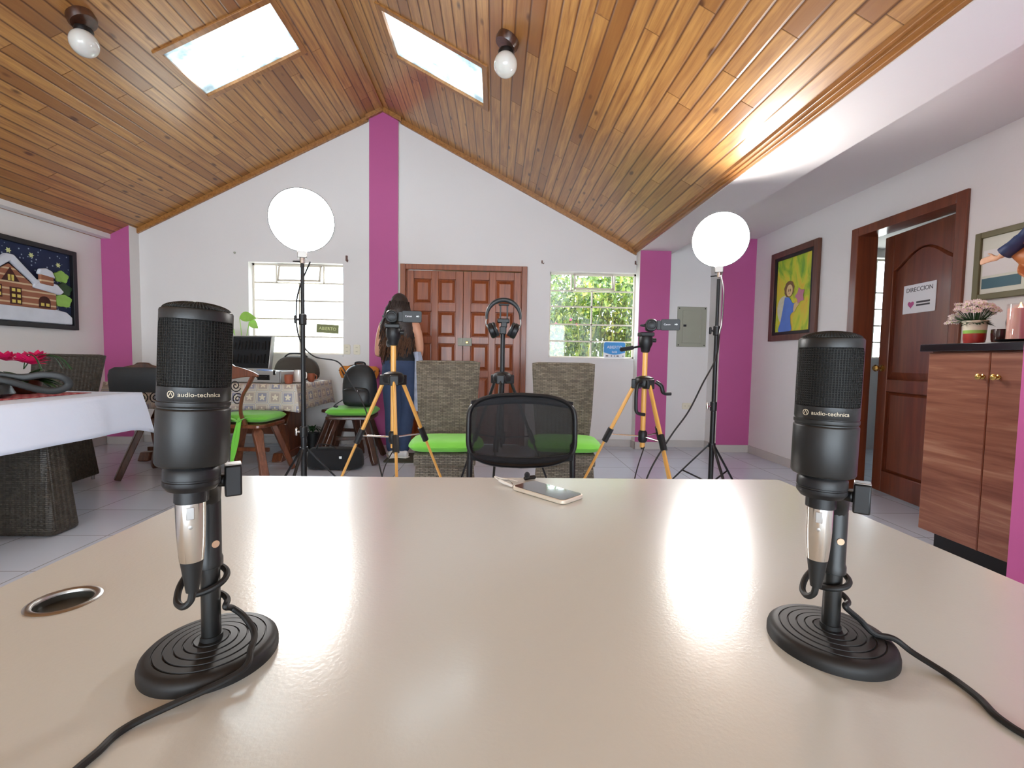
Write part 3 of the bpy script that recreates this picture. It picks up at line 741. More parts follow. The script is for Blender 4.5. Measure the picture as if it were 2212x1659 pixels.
def mic_cable(loc, rz, loops, world_tail, label, dz=0):
    r = thing('microphone_cable', label, 'cable', loc, rz, 'microphone cables')
    bx, by = -.013, -.0437
    sh = MB().lathe([(r_, z_-dz) for r_, z_ in [(.0088, .1140), (.0098, .124), (.0107, .142), (.0110, .1625), (.0110, .1648), (.0104, .1650)]], 40, T3((bx, by, 0)))
    s = sh.build('connector_shell', 'chrome', r); s['label'] = 'polished silver plug shell'
    MB().box(bx-.0028, bx+.0028, by-.0113, by-.0102, .152-dz, .1625-dz).build('release_tab', 'steel', s, bev=.0004)
    MB().lathe([(.0016, 0), (.0016, .0006), (.0008, .0007)], 12, T3((bx, by-.0107, .1455-dz)) @ RX(PI/2)).build('screw', 'steel', s)
    MB().lathe([(r_, z_-dz) for r_, z_ in [(.0030, .0860), (.0048, .0865), (.0066, .099), (.0084, .1125), (.0086, .1138)]], 28, T3((bx, by, 0))).build('strain_relief', 'blksoft', r)
    inv = (T3(loc) @ RZ(rz)).inverted()
    pts = [Vector(p)-Vector((0, 0, dz if k < 5 else dz*(24-k)/20 if k < 24 else 0)) for k, p in enumerate(loops)]+[inv @ Vector(p) for p in world_tail]
    MB().tube(smooth_path(pts, 10), .0029, 10, round_end=True).build('cord', 'blksoft', r)
LP = [(-.013, -.0437, .0865), (-.0145, -.043, .078), (-.020, -.040, .073), (-.0245, -.030, .075), (-.022, -.012, .082)]
for k in range(20):   # two turns round the pole
    a = math.radians(150-36*k); LP.append((.0135*math.cos(a), .0135*math.sin(a), .090-.0028*k))
mic_cable(ML, AL, LP[:-4]+[(.0175, .004, .040), (.027, -.008, .034), (.034, -.024, .024), (.030, -.042, .0195), (.018, -.062, .012)], [(-.276, .350, DZ+.0034), (-.282, .322, DZ+.0031), (-.288, .29, DZ+.0031), (-.305, .25, DZ+.0031), (-.35, .18, DZ+.0031)], 'black cable wound round the left microphone pole, silver plug on top')
mic_cable(MR, AR, LP[:-4]+[(.024, .008, .032), (.036, .012, .0195), (.052, .016, .0175)], [(.4135, .419, DZ+.009), (.4255, .395, DZ+.0032), (.424, .368, DZ+.003), (.417, .345, DZ+.003), (.421, .322, DZ+.003), (.445, .29, DZ+.003), (.50, .24, DZ+.003)], 'black cable wound round the right microphone pole, trailing off the right edge', .012)

# ---------------------------------------------------------------- phone and bits on the far edge of the desk
def phone():
    r = thing('phone', 'pale phone lying screen up near the far edge of the desk', 'phone', (.1155, .972, DZ), math.atan2(.111, -.103))
    L, Wd = .147, .073
    MB().prism(rrect(L, Wd, .012, 6), .0005, .0090, axis='z').build('case', 'phone', r, bev=.002, seg=3)
    MB().prism(rrect(L-.006, Wd-.006, .010, 6), .0091, .0096, axis='z').build('screen', 'screen', r)
    MB().box(-.03, -.012, Wd/2-.0002, Wd/2+.0005, .003, .006).box(-.002, .008, Wd/2-.0002, Wd/2+.0005, .003, .006).build('side_buttons', 'phone', r, bev=.0002)
phone()
c = thing('charging_plug', 'white and grey plug with short cable beside the phone', 'charging plug', (.040, 1.020, DZ), math.radians(128))
MB().tube([(0, 0, .004), (.022, 0, .005), (.040, .002, .0075)], [.003, .0035, .0035], 10, round_end=True).build('plug_body', 'white', c)
MB().tube(smooth_path([(.040, .002, .0075), (.055, .004, .012), (.067, -.006, .010), (.064, -.022, .004), (.045, -.034, .003), (.02, -.037, .003)], 6), .0014, 6).build('cord', 'white', c)
MB().tube([(.006, -.008, .006), (.022, -.010, .011), (.036, -.010, .006)], .0016, 8).build('grey_ring', 'steel', c)
c = thing('clip_microphone', 'small black clip microphone behind the phone', 'clip microphone', (.080, 1.085, DZ), .3)
MB().ell((0, 0, .012), (.007, .007, .008), 16, 10).build('foam_tip', 'blkfab', c)
MB().tube([(-.004, 0, .005), (.018, 0, .006)], .005, 10, round_end=True).build('clip_body', 'blk', c)

# ================================================================ MESH CHAIR (across the desk, facing us)
def mesh_chair():
    r = thing('mesh_chair', 'black mesh-back chair close behind the desk', 'chair', (.115, 1.72, 0))
    def bk(a, b):   # a across -1..1 ; b 0..1 upward
        x = a*.235; y = .18-.035*(1-a*a)*-1+.05*b; z = .60+.245*b
        return x, y, z
    loop = []
    N = 64
    for k in range(N):
        a = 2*PI*k/N; ca, sa = math.cos(a), math.sin(a)
        x = .224*math.copysign(abs(ca)**.42, ca)
        top = .848+.018*(1-(x/.224)**2); bot = .60-.035*(1-(x/.224)**2)
        s = math.copysign(abs(sa)**.42, sa); z = (top+bot)/2+s*(top-bot)/2
        y = .17+.045*(1-(x/.224)**2)+.10*(z-.60)
        loop.append(Vector((x, y, z)))
    MB().tube(loop, .0135, 10, closed=True, flat=.8).build('back_frame', 'blk', r)
    sh = MB(); c = sum(loop, Vector())/N; rings = [loop]
    vs_ = []; 
    for q in range(8):
        t = 1-q/8
        for p in loop: 
            w = c+(p-c)*t; x = w.x; w.y = .17+.045*(1-(x/.224)**2)+.10*(w.z-.60); vs_.append(w)
    cc = Vector((c.x, .17+.045+.10*(c.z-.60), c.z)); vs_.append(cc)
    fs = [(q*N+k, q*N+(k+1) % N, (q+1)*N+(k+1) % N, (q+1)*N+k) for q in range(7) for k in range(N)]+[(7*N+k, 7*N+(k+1) % N, 8*N) for k in range(N)]
    sh.add(vs_, fs).build('back_mesh', 'meshfab', r, solid=.002)
    tb = MB().grid(lambda u, v: ((u-.5)*.43, .17+.045*(1-((u-.5)*.43/.224)**2)+.10*(.845-.60)-.002, .842+.018*(1-((u-.5)*.43/.224)**2)-.03*v), 20, 2)
    tb.build('top_band', 'blkfab', r, solid=.012)
    MB().grid(lambda u, v: ((u-.5)*.43, .213-.045*(((u-.5)*.43/.224)**2)-.002, .572+.03*(((u-.5)*.43/.224)**2)+.028*v), 20, 2).build('bottom_band', 'blkfab', r, solid=.014)
    for sx in (-1, 1):
        MB().tube(smooth_path([(sx*.216, .19, .66), (sx*.218, .185, .53), (sx*.222, .20, .40), (sx*.235, .25, .012)], 6), .0125, 10, round_end=True).build('rear_leg', 'blk', r)
        MB().tube(smooth_path([(sx*.218, .185, .44), (sx*.222, .0, .425), (sx*.225, -.19, .42), (sx*.235, -.24, .36), (sx*.24, -.25, .012)], 6), .0125, 10, round_end=True).build('front_leg', 'blk', r)
    MB().prism(rrect(.42, .42, .06, 6), .425, .475, axis='z').build('seat', 'blkfab', r, bev=.018, seg=3)
mesh_chair()

# ================================================================ WICKER CHAIRS
def wicker_chair(loc, rz, label, m='wicker', width=.46, cush=True, group='wicker chairs'):
    r = thing('wicker_chair', label, 'chair', loc, rz, group); w = width
    bk = MB(); n = 12
    def back(u, v):
        z = .40+.585*v; hw = (w*.375+.010*math.sin(PI*min(1, v*1.2)))*(1-v)+(w*.485)*v
        x = (u-.5)*2*hw; y = .17+.045*(1-(2*u-1)**2)*.7+.10*v**1.5
        z += .010*(2*u-1)**2*v*0-.008*(1-abs(2*u-1)**6)*0
        return (x, y, z)
    f = [[back(i/n, j/14) for i in range(n+1)] for j in range(15)]
    vs_ = [p for row in f for p in row]+[(p[0], p[1]+.038, p[2]) for row in f for p in row]; c = n+1; b = len(f)*c
    fs = []
    for j in range(14):
        for i in range(n):
            fs.append((j*c+i, j*c+i+1, (j+1)*c+i+1, (j+1)*c+i)); fs.append((b+j*c+i, b+(j+1)*c+i, b+(j+1)*c+i+1, b+j*c+i+1))
    for j in range(14):
        for i in (0, n): fs.append((j*c+i, (j+1)*c+i, b+(j+1)*c+i, b+j*c+i))
    for j in (0, 14):
        for i in range(n): fs.append((j*c+i, j*c+i+1, b+j*c+i+1, b+j*c+i))
    bk.add(vs_, fs).build('backrest', m, r, boxuv=True, bev=.008, angle=50)
    rim = [Vector(back(i/n, 1))+Vector((0, .019, .004)) for i in range(n+1)]
    side = lambda s: [Vector(back(s, j/8))+Vector((0, .019, 0)) for j in range(9)]
    MB().tube(side(0)+rim[1:-1]+list(reversed(side(1))), .0125, 8).build('woven_rim', m, r, boxuv=True)
    h = w*.42
    st = MB().hexa([(-h, -.24, .34), (h, -.24, .34), (h, .21, .34), (-h, .21, .34)], [(-h, -.24, .425), (h, -.24, .425), (h, .21, .425), (-h, .21, .425)])
    st.build('seat', m, r, boxuv=True, bev=.015)
    sk = MB().hexa([(-h-.012, -.245, .035), (h+.012, -.245, .035), (h+.012, .235, .035), (-h-.012, .235, .035)], [(-h+.012, -.232, .345), (h-.012, -.232, .345), (h-.012, .20, .345), (-h+.012, .20, .345)])
    sk.build('skirt', m, r, boxuv=True, bev=.012)
    for sx in (-1, 1):
        for y in (-.215, .205): MB().cyl((sx*(h-.02), y, 0), (sx*(h-.02), y, .05), .012, 12).build('foot', 'steel', r)
    return r
def chair_cushion(loc, rz, label, w=.46, d=.42, group='green seat cushions'):
    r = thing('seat_cushion', label, 'cushion', loc, rz, group)
    mb = MB(); n = 24
    def top(u, v, s):
        a, b = 2*u-1, 2*v-1; e = max(0, 1-abs(a)**5)*max(0, 1-abs(b)**5)
        x = a*w/2*(1-.10*abs(b)**4); y = b*d/2*(1-.10*abs(a)**4)
        return (x, y, .035+s*(.006+.032*e**.5+.002*math.sin(a*7)*math.cos(b*6)))
    mb.grid(lambda u, v: top(u, v, 1), n, n); mb.grid(lambda u, v: top(u, v, -1), n, n)
    rim = [(0+i/n, 0) for i in range(n)]+[(1, i/n) for i in range(n)]+[(1-i/n, 1) for i in range(n)]+[(0, 1-i/n) for i in range(n)]
    A = [top(u, v, 1) for u, v in rim]; B = [top(u, v, -1) for u, v in rim]; m = len(rim)
    mb.add(A+B, [(i, (i+1) % m, m+(i+1) % m, m+i) for i in range(m)])
    mb.build('pad', 'green', r, angle=70)
    MB().tube([Vector(top(u, v, 0)) for u, v in rim], .005, 6, closed=True).build('piping', 'green', r)
    return r
WL, WR = (-.325, 3.08, 0), (.475, 3.10, 0)
wicker_chair(WL, math.radians(4), 'grey wicker dining chair beside the left camcorder tripod', width=.46)
wicker_chair(WR, math.radians(-6), 'grey wicker dining chair in front of the right window', width=.46)
chair_cushion((-.312, 3.00, .431), math.radians(4), 'bright green pad on the wicker chair beside the left camcorder tripod', .47, .40)
chair_cushion((.465, 3.02, .431), math.radians(-6), 'bright green pad on the wicker chair in front of the right window', .47, .40)
wicker_chair((-3.40, 3.53, 0), math.radians(6), 'dark wicker chair pushed up behind the white-clothed table', 'wickerd', .52)

# ================================================================ TRIPODS
def tripod(name, label, cat, loc, ang, matl, clamp, ztop=.93, R=.47, foot=.0, wide=.014, head=True, handle=None, group=None, zc=.64, crank=False, col_top=1.07):
    r = thing(name, label, cat, loc, 0, group)
    sp = MB().lathe([(.018, ztop-.05), (.045, ztop-.045), (.05, ztop-.02), (.042, ztop), (.02, ztop+.008), (.0001, ztop+.008)], 24)
    for a in ang:
        a = math.radians(a); sp.box(.015, .062, -.02, .02, ztop-.055, ztop-.008, X=RZ(a))
    sp.build('shoulder', clamp, r, bev=.004)
    MB().cyl((0, 0, ztop-.35), (0, 0, col_top), .0125, 16).build('center_column', matl, r)
    MB().lathe([(.016, zc-.03), (.022, zc-.02), (.022, zc+.02), (.016, zc+.03)], 16).build('column_collar', clamp, r)
    MB().cyl((0, 0, ztop-.36), (0, 0, zc-.05), .008, 12).build('lower_column', clamp, r)
    for a in ang:
        a = math.radians(a); d = Vector((math.cos(a), math.sin(a), 0))
        p0 = d*.045+Vector((0, 0, ztop-.03)); p1 = d*R+Vector((0, 0, .012)); q = lambda t: p0+(p1-p0)*t
        tc = (ztop-.03-zc)/(ztop-.042)
        lg = bpy.data.objects.new('leg', None); C.objects.link(lg); lg.parent = r
        MB().tube([q(0), q(tc)], wide, 10, flat=.62).build('upper_tube', matl, lg)
        MB().tube([q(tc), q(.99)], wide*.66, 10, flat=.7).build('lower_tube', matl, lg)
        MB().tube([q(tc-.035), q(tc+.04)], wide*1.35, 10, flat=.8).build('leg_clamp', clamp, lg)
        MB().tube([q(.965), q(1.0)], wide*.95, 10, round_end=True).build('rubber_foot', 'blksoft', lg)
        MB().tube([d*.018+Vector((0, 0, zc)), q(tc)+Vector((0, 0, .0))], .0042, 8).build('brace', 'chrome' if matl == 'gold' else 'blk', r)
    if crank:
        MB().tube(smooth_path([(.05, -.02, ztop-.02), (.075, -.03, ztop-.04), (.088, -.03, ztop-.075), (.125, -.03, ztop-.078)], 5), [.010]*10+[.008]*6, 10).build('crank', clamp, r)
        MB().tube(smooth_path([(-.03, -.05, ztop-.02), (-.055, -.06, ztop-.04), (-.058, -.06, ztop-.13), (-.05, -.058, ztop-.17), (-.01, -.05, ztop-.18)], 5), .0085, 8).build('carry_handle', clamp, r)
    if head:
        z = col_top
        hd = bpy.data.objects.new('pan_head', None); C.objects.link(hd); hd.parent = r
        MB().lathe([(.013, z-.012), (.02, z-.008), (.024, z+.01), (.033, z+.03), (.034, z+.06), (.028, z+.075), (.0001, z+.075)], 20).build('head_body', clamp, hd)
        MB().box(-.034, .034, -.03, .03, z+.068, z+.088).build('quick_release_plate', clamp, hd, bev=.004)
        MB().tube([(.028, .0, z+.05), (.05, .0, z+.05)], .011, 12).build('tilt_knob', clamp, hd)
        if handle:
            a, b = Vector((-.02, -.01, z+.02)), Vector(handle)
            MB().tube([a, a+(b-a)*.6], .005, 10).build('pan_arm', clamp, hd); MB().tube([a+(b-a)*.5, b], .0105, 12, round_end=True).build('pan_grip', 'blkfab', hd)
    return r
TRL, TRR = (-.475, 2.15, 0), (.742, 2.25, 0)
tripod('camcorder_tripod', 'gold tripod with black joints, in front of the standing person', 'tripod', TRL, (166, 46, -74), 'gold', 'blk', ztop=.945, zc=.645, col_top=1.085, handle=(-.06, .16, 1.08), group='gold camcorder tripods')
tripod('camcorder_tripod', 'gold tripod with black joints and long pan arm, in front of the pink pillar', 'tripod', TRR, (163, 43, -77), 'gold', 'blk', ztop=.94, zc=.645, col_top=1.075, handle=(-.135, -.06, 1.075), group='gold camcorder tripods', crank=True)
def camcorder(loc, rz, label, roll=0):
    r = thing('camcorder', label, 'camcorder', loc, rz, 'camcorders on the gold tripods')
    b = MB().loft([(0, 0, -.055, .024, .026, 2.6), (0, 0, -.050, .027, .0285, 2.6), (0, 0, .045, .026, .028, 2.8), (0, 0, .062, .022, .026, 3), (0, 0, .065, .018, .022, 3)], 28)
    b.v = [(x, z, y+.032) for x, y, z in b.v]
    b.build('camera_body', 'blk', r)
    MB().lathe([(.0235, 0), (.0245, .002), (.0245, .012), (.021, .013), (.019, .006), (.0001, .004)], 32, T3((0, -.052, .032)) @ RX(PI/2)).build('lens_barrel', 'blkmatte', r)
    MB().lathe([(.0001, .0065), (.012, .0055), (.0185, .0035)], 24, T3((0, -.054, .032)) @ RX(PI/2)).build('lens_glass', 'blk', r)
    lc = MB().prism(rrect(.088, .053, .008, 4, .088, .034), -.036, -.026, axis='y').build('flip_screen', 'blk', r, bev=.0015)
    MB().box(.026, .046, -.034, -.022, .010, .055).build('screen_hinge', 'blk', r, bev=.002)
    text('Canon', .0115, 'paper', lc, T3((.073, -.0362, .035)) @ RX(PI/2)); text('HD', .009, 'steel', lc, T3((.114, -.0362, .035)) @ RX(PI/2))
    st = MB().tube([(-.027, -.03, .035), (-.038, -.01, .036), (-.040, .03, .034), (-.027, .05, .032)], .011, 10, flat=.25); st.build('hand_strap', 'blkfab', r)
    MB().box(-.012, .012, -.02, .03, .058, .064).build('top_grip', 'steel', r, bev=.002)
    return r
camcorder((-.478, 2.15, 1.173), math.radians(7), 'black camcorder with flip screen open, in front of the standing person')
camcorder((.758, 2.23, 1.163), math.radians(-15), 'black camcorder with flip screen open, in front of the pink pillar')

tripod('phone_tripod', 'black tripod with phone clamp standing between the wicker chairs', 'tripod', (.036, 2.42, 0), (141, 21, -99), 'blk', 'blk', ztop=.945, zc=.60, R=.42, head=False, col_top=1.16, wide=.013)
ph = [o for o in C.objects if o.name.startswith('phone_tripod')][0]
cl = bpy.data.objects.new('phone_clamp', None); C.objects.link(cl); cl.parent = ph
MB().box(-.018, .018, -.015, .015, 1.15, 1.19).box(-.010, .022, -.012, .012, 1.185, 1.215).build('clamp_base', 'blk', cl, bev=.004)
MB().box(-.030, .034, -.012, .014, 1.208, 1.232).build('clamp_jaw', 'blk', cl, bev=.005)
for x in (-.014, .022): MB().box(x-.004, x+.004, -.004, .006, 1.23, 1.305).build('clamp_rail', 'blk', cl, bev=.001)
MB().box(-.024, .032, -.010, .010, 1.300, 1.310).build('upper_jaw', 'blk', cl, bev=.003)
def headphones():
    r = thing('headphones', 'black over-ear headphones hanging on the phone clamp', 'headphones', (.038, 2.40, 1.117))
    arc = [Vector((.088*math.cos(a), 0, .122+.088*math.sin(a))) for a in [math.radians(q) for q in range(-8, 189, 7)]]
    MB().tube(arc, [.006+.0065*math.sin(PI*k/(len(arc)-1)) for k in range(len(arc))], 12).build('headband', 'blkleather', r)
    for s in (-1, 1):
        yk = MB().tube(smooth_path([(s*.086, 0, .12), (s*.0905, 0, .095), (s*.087, 0, .075), (s*.075, 0, .055)], 5), .0038, 8); yk.build('yoke', 'steel', r)
        X = T3((s*.054, 0, .052)) @ RY(s*math.radians(24)) @ RY(PI/2)
        k = -s
        MB().lathe([(.0001, -.022), (.034, -.022), (.040, -.016), (.041, .002), (.036, .008), (.0001, .008)] if s < 0 else [(.0001, -.008), (.036, -.008), (.041, -.002), (.040, .016), (.034, .022), (.0001, .022)], 28, X).build('ear_cup', 'blk', r)
        MB().lathe([(.030+.0095*math.cos(a), (.014+.0095*math.sin(a))*k) for a in [2*PI*q/10 for q in range(11)]], 28, X).build('ear_pad', 'blkleather', r)
headphones()

# ================================================================ STUDIO LIGHTS
def light_stand(loc, zt, zcl, label, rz=0):
    r = thing('light_stand', label, 'light stand', loc, rz, 'black light stands')
    MB().cyl((0, 0, .10), (0, 0, zcl), .0175, 18).build('lower_pole', 'blk', r)
    MB().cyl((0, 0, zcl), (0, 0, zt-.32 if zt > 1.9 else 1.22), .0145, 18).build('middle_pole', 'blk', r)
    MB().cyl((0, 0, 1.2), (0, 0, zt), .0115, 16).build('upper_pole', 'blk', r)
    for z in (zcl, 1.25):
        MB().lathe([(.018, z-.035), (.0235, z-.03), (.0235, z+.03), (.018, z+.035)], 18).build('pole_collar', 'blk', r)
        k = MB().cyl((-.022, 0, z), (-.045, 0, z), .007, 10); k.tube([(-.046, 0, z-.018), (-.046, 0, z+.018)], .009, 10, round_end=True); k.build('clamp_knob', 'chrome' if z == zcl else 'blk', r)
    MB().lathe([(.018, .12), (.026, .12), (.026, .16), (.018, .16)], 16).lathe([(.018, .40), (.025, .40), (.025, .43), (.018, .43)], 16).build('leg_collar', 'blk', r)
    for k in range(3):
        a = 2*PI*k/3+.5; d = Vector((math.cos(a), math.sin(a), 0))
        l = MB().tube([d*.022+Vector((0, 0, .415)), d*.36+Vector((0, 0, .014))], .010, 10, flat=.6, round_end=True).build('leg', 'blk', r)
        MB().tube([d*.024+Vector((0, 0, .14)), d*.20+Vector((0, 0, .205))], .006, 8).build('brace', 'blk', l)
    return r
def studio_light(loc, rz, tilt, R, label, cable):
    r = thing('studio_light', label, 'studio light', loc, rz, 'round studio lights')
    # origin at stand top; disc centre above; faces -Y
    e = bpy.data.objects.new('lamp_head', None); C.objects.link(e); e.parent = r; e.matrix_local = T3((0, -.02, R+.075)) @ RX(tilt)
    MB().lathe([(.0001, .055), (R*.55, .05), (R*.93, .02), (R+.001, .004), (R+.002, -.010), (R-.001, -.010)], 56, RX(-PI/2) @ RX(PI) if False else RX(PI/2) @ RX(PI)).build('housing', 'blk', e)
    MB().lathe([(R-.006, -.0)]+[((R-.002)*math.cos(t*PI/16), .008+.034*math.sin(t*PI/16)) for t in range(0, 8)]+[(.0001, .042)], 56, RX(PI/2)).build('diffuser', 'led', e)
    MB().box(-.028, .028, -.02, .02, .035, .08).build('tilt_bracket', 'steel', r, bev=.004)
    MB().lathe([(.013, .001), (.016, .002), (.016, .036), (.010, .04)], 16).build('stand_socket', 'chrome', r)
    MB().tube([(.0, 0, .015), (-.05, 0, .012)], .005, 8, round_end=True).build('socket_screw', 'blk', r)
    return r
LS1, LS2 = (-1.232, 2.98, 0), (1.594, 3.27, 0)
light_stand(LS1, 1.60, .53, 'black light stand beside the patterned tablecloth')
light_stand(LS2, 1.62, .70, 'black light stand beside the grey electrical panel')
studio_light((LS1[0], LS1[1], 1.60), math.atan2(-LS1[0], LS1[1])*-1*-1, math.radians(10), .190, 'lit round studio light above the left window', None)
studio_light((LS2[0], LS2[1], 1.63), math.atan2(-LS2[0], LS2[1]), math.radians(10), .188, 'lit round studio light beside the right-hand pink pillar', None)
def power_cord(pts, label):
    o = MB().tube(smooth_path(pts, 10), .0045, 8, round_end=True).build('power_cord', 'blksoft'); tag(o, label, 'power cord', 'power cords of the studio lights')
power_cord([(1.575, 3.20, 1.63), (1.55, 3.10, 1.50), (1.47, 2.95, 1.28), (1.36, 2.75, 1.20), (1.31, 2.68, 1.05), (1.20, 2.60, .90), (1.10, 2.55, .74), (.98, 2.50, .60), (.86, 2.48, .40), (.80, 2.50, .15), (.84, 2.52, .02), (1.1, 2.7, .006), (1.4, 3.0, .006)], 'thin dark cord drooping from the right studio light past the gold tripod')
power_cord([(-1.20, 3.02, 1.62), (-1.30, 3.06, 1.40), (-1.285, 3.04, 1.15), (-1.20, 3.06, 1.02), (-1.05, 3.10, .98), (-.98, 3.12, .85), (-.90, 3.12, .72), (-.82, 3.05, .55), (-.72, 2.90, .30), (-.66, 2.85, .15), (-.52, 2.75, .03), (-.42, 2.7, .006), (-.2, 2.75, .006)], 'thin dark cord hanging from the left studio light towards the floor')
def hanging_cord(pts, label):
    o = MB().tube(smooth_path(pts, 8), .0028, 6, round_end=True).build('camera_cord', 'blksoft'); tag(o, label, 'cord', 'thin cords under the tripods')
hanging_cord([(.735, 2.20, .60), (.68, 2.16, .45), (.66, 2.14, .25), (.655, 2.12, .03), (.69, 2.10, .004)], 'thin black cord hanging under the right gold tripod')
hanging_cord([(-.46, 2.11, .60), (-.50, 2.06, .50), (-.52, 2.05, .30), (-.50, 2.04, .03), (-.46, 2.02, .004)], 'thin black cord hanging under the left gold tripod')

# ================================================================ WHITE-CLOTHED TABLE (left)
def perim(x0, x1, y0, y1, n):
    P = []
    for (a, b) in (((x0, y0), (x1, y0)), ((x1, y0), (x1, y1)), ((x1, y1), (x0, y1)), ((x0, y1), (x0, y0))):
        for k in range(n): P.append((a[0]+(b[0]-a[0])*k/n, a[1]+(b[1]-a[1])*k/n, (b[0]-a[0], b[1]-a[1]), k/n))
    return P
def drape(name, m, parent, x0, x1, y0, y1, z, drop, flare, wave, cornerdrop, seed, uvbox=False, thick=.003):
    rnd = random.Random(seed); ph = [rnd.uniform(0, 6) for _ in range(4)]
    n = 40; P = perim(x0, x1, y0, y1, n); N = len(P); cx, cy = (x0+x1)/2, (y0+y1)/2; hx, hy = (x1-x0)/2, (y1-y0)/2
    rows = 9; vs_ = []
    for j in range(rows+1):
        t = j/rows
        for i, (x, y, d, f) in enumerate(P):
            L = math.hypot(*d); nx, ny = d[1]/L, -d[0]/L
            # soften the corners: normal turns round them
            cr = max(0, 1-min(f, 1-f)*L/.16)
            if f < .5 and cr > 0:
                pd = P[(i-n//2-1) % N][2] if False else (d[1], -d[0]); 
            ox, oy = nx*flare*t, ny*flare*t
            if cr > 0:
                dxs, dys = math.copysign(1, x-cx), math.copysign(1, y-cy); ox += (dxs*.707-nx)*flare*t*cr*1.2+dxs*.05*t*cr*cornerdrop*4; oy += (dys*.707-ny)*flare*t*cr*1.2+dys*.05*t*cr*cornerdrop*4
            w = wave*t*(math.sin(i*.42+ph[0])+.6*math.sin(i*.93+ph[1]))
            zz = z-drop*t-(cornerdrop*t*cr**1.5)
            rr = .006*(1-math.cos(min(1, t*3)*PI/2))
            vs_.append((x+ox+nx*(w+rr), y+oy+ny*(w+rr), zz if j else z))
    fs = [(j*N+i, j*N+(i+1) % N, (j+1)*N+(i+1) % N, (j+1)*N+i) for j in range(rows) for i in range(N)]
    mb = MB().add(vs_, fs)
    G = 20
    mb.grid(lambda u, v: (x0+(x1-x0)*u, y0+(y1-y0)*v, z+.0005*math.sin(u*20)*math.sin(v*17)*0), n, n)
    return mb.build(name, m, parent, boxuv=uvbox, solid=thick, angle=60)
WT = dict(x0=-3.35, x1=-2.40, y0=1.05, y1=3.19)
t = thing('dining_table', 'wicker pedestal table under a white cloth', 'table', (-2.875, 2.12, 0))
MB().box(-.445, .445, -1.05, 1.05, .715, .745).build('table_top', 'chairwood', t, bev=.004)
for yy in (.51, -.62):
    MB().hexa([(-.44, yy-.09, 0), (.47, yy-.09, 0), (.47, yy+.09, 0), (-.44, yy+.09, 0)], [(-.36, yy-.06, .714), (.40, yy-.06, .714), (.40, yy+.06, .714), (-.36, yy+.06, .714)]).build('pedestal', 'wickerd', t, boxuv=True, bev=.03, seg=3)
tc = drape('tablecloth', 'cloth', None, WT['x0'], WT['x1'], WT['y0'], WT['y1'], .752, .235, .045, .006, .05, 5)
tag(tc, 'plain white tablecloth draped over the left table', 'tablecloth')
rn = MB().grid(lambda u, v: (-3.02+.40*u, 1.2+1.86*v, .7565+.0006*math.sin(v*60)), 8, 60).build('table_runner', 'runner', solid=.003)
tag(rn, 'red patterned runner lying along the white tablecloth', 'table runner')
def leafblade(mb, base, d, L, w, droop=.3, n=7, up=Vector((0, 0, 1)), fold=.25, mi=0):
    d = d.normalized(); side = d.cross(up); side = side.normalized() if side.length > 1e-4 else Vector((1, 0, 0)); nn = side.cross(d)
    vs_ = []
    for k in range(n+1):
        t = k/n; c = base+d*L*t-Vector((0, 0, 1))*droop*L*t*t; ww = w*math.sin(PI*min(.98, t**.8*.93+.05))
        vs_ += [c-side*ww+nn*ww*fold, c, c+side*ww+nn*ww*fold]
    fs = []
    for k in range(n):
        for q in (0, 1): fs.append((k*3+q, k*3+q+1, (k+1)*3+q+1, (k+1)*3+q))
    mb.add(vs_, fs, mi)
def plant_flower():
    r = thing('potted_plant', 'potted plant with magenta flowers on the white tablecloth', 'plant', (-2.91, 2.93, .7585))
    MB().lathe([(.0001, .002), (.06, .002), (.075, .02), (.085, .075), (.09, .08), (.086, .085), (.078, .075), (.0001, .07)], 28).build('pot', 'chairwood', r)
    rnd = random.Random(11); g = MB(); f = MB()
    for k in range(46):
        a = rnd.uniform(0, 6.28); e = rnd.uniform(-.1, .9); leafblade(g, Vector((.03*math.cos(a), .03*math.sin(a), .08)), Vector((math.cos(a), math.sin(a), e)), rnd.uniform(.10, .19), rnd.uniform(.018, .03), rnd.uniform(.1, .45))
    for cx, cy, cz in ((0, 0, .19), (.08, -.03, .18), (-.06, -.04, .20), (.03, .05, .2)):
        for k in range(16):
            a = k*2.4; e = .15+.09*k; leafblade(f, Vector((cx, cy, cz)), Vector((math.cos(a), math.sin(a), e)), rnd.uniform(.06, .10), .020, .1)
    for k in range(9):
        a = rnd.uniform(-1.2, 1.2); P = [Vector((0, 0, .15)), Vector((.07*math.cos(a), .05*math.sin(a), .235)), Vector((.19*math.cos(a), .12*math.sin(a), .225)), Vector((.26*math.cos(a), .15*math.sin(a), .15))]
        g.tube(smooth_path(P, 6), .0022, 5)
    g.build('foliage', 'leafd', r, solid=.0008, smooth=False); f.build('blossom', 'magenta', r, solid=.0008, smooth=False)
plant_flower()
def shoulder_bag():
    r = thing('shoulder_bag', 'black bag with looped strap near the edge of the white table', 'bag', (-2.88, 2.58, .762), math.radians(4))
    b = MB().loft([(0, 0, .004, .19, .10, 3), (0, 0, .02, .21, .12, 3), (0, .01, .07, .19, .10, 2.6), (-.02, .01, .10, .13, .06, 2.4)], 36); b.build('bag_body', 'blkleather', r)
    loop = smooth_path([(.0, .02, .10), (.10, .06, .112), (.20, .10, .10), (.28, .14, .115), (.345, .18, .10), (.365, .20, .055), (.33, .17, .022), (.27, .12, .03), (.19, .05, .075), (.12, .0, .10)], 8)
    MB().tube([p+Vector((0, 0, .008)) for p in loop], .0042, 12, flat=4.6).build('strap', 'blkleather', r)
shoulder_bag()

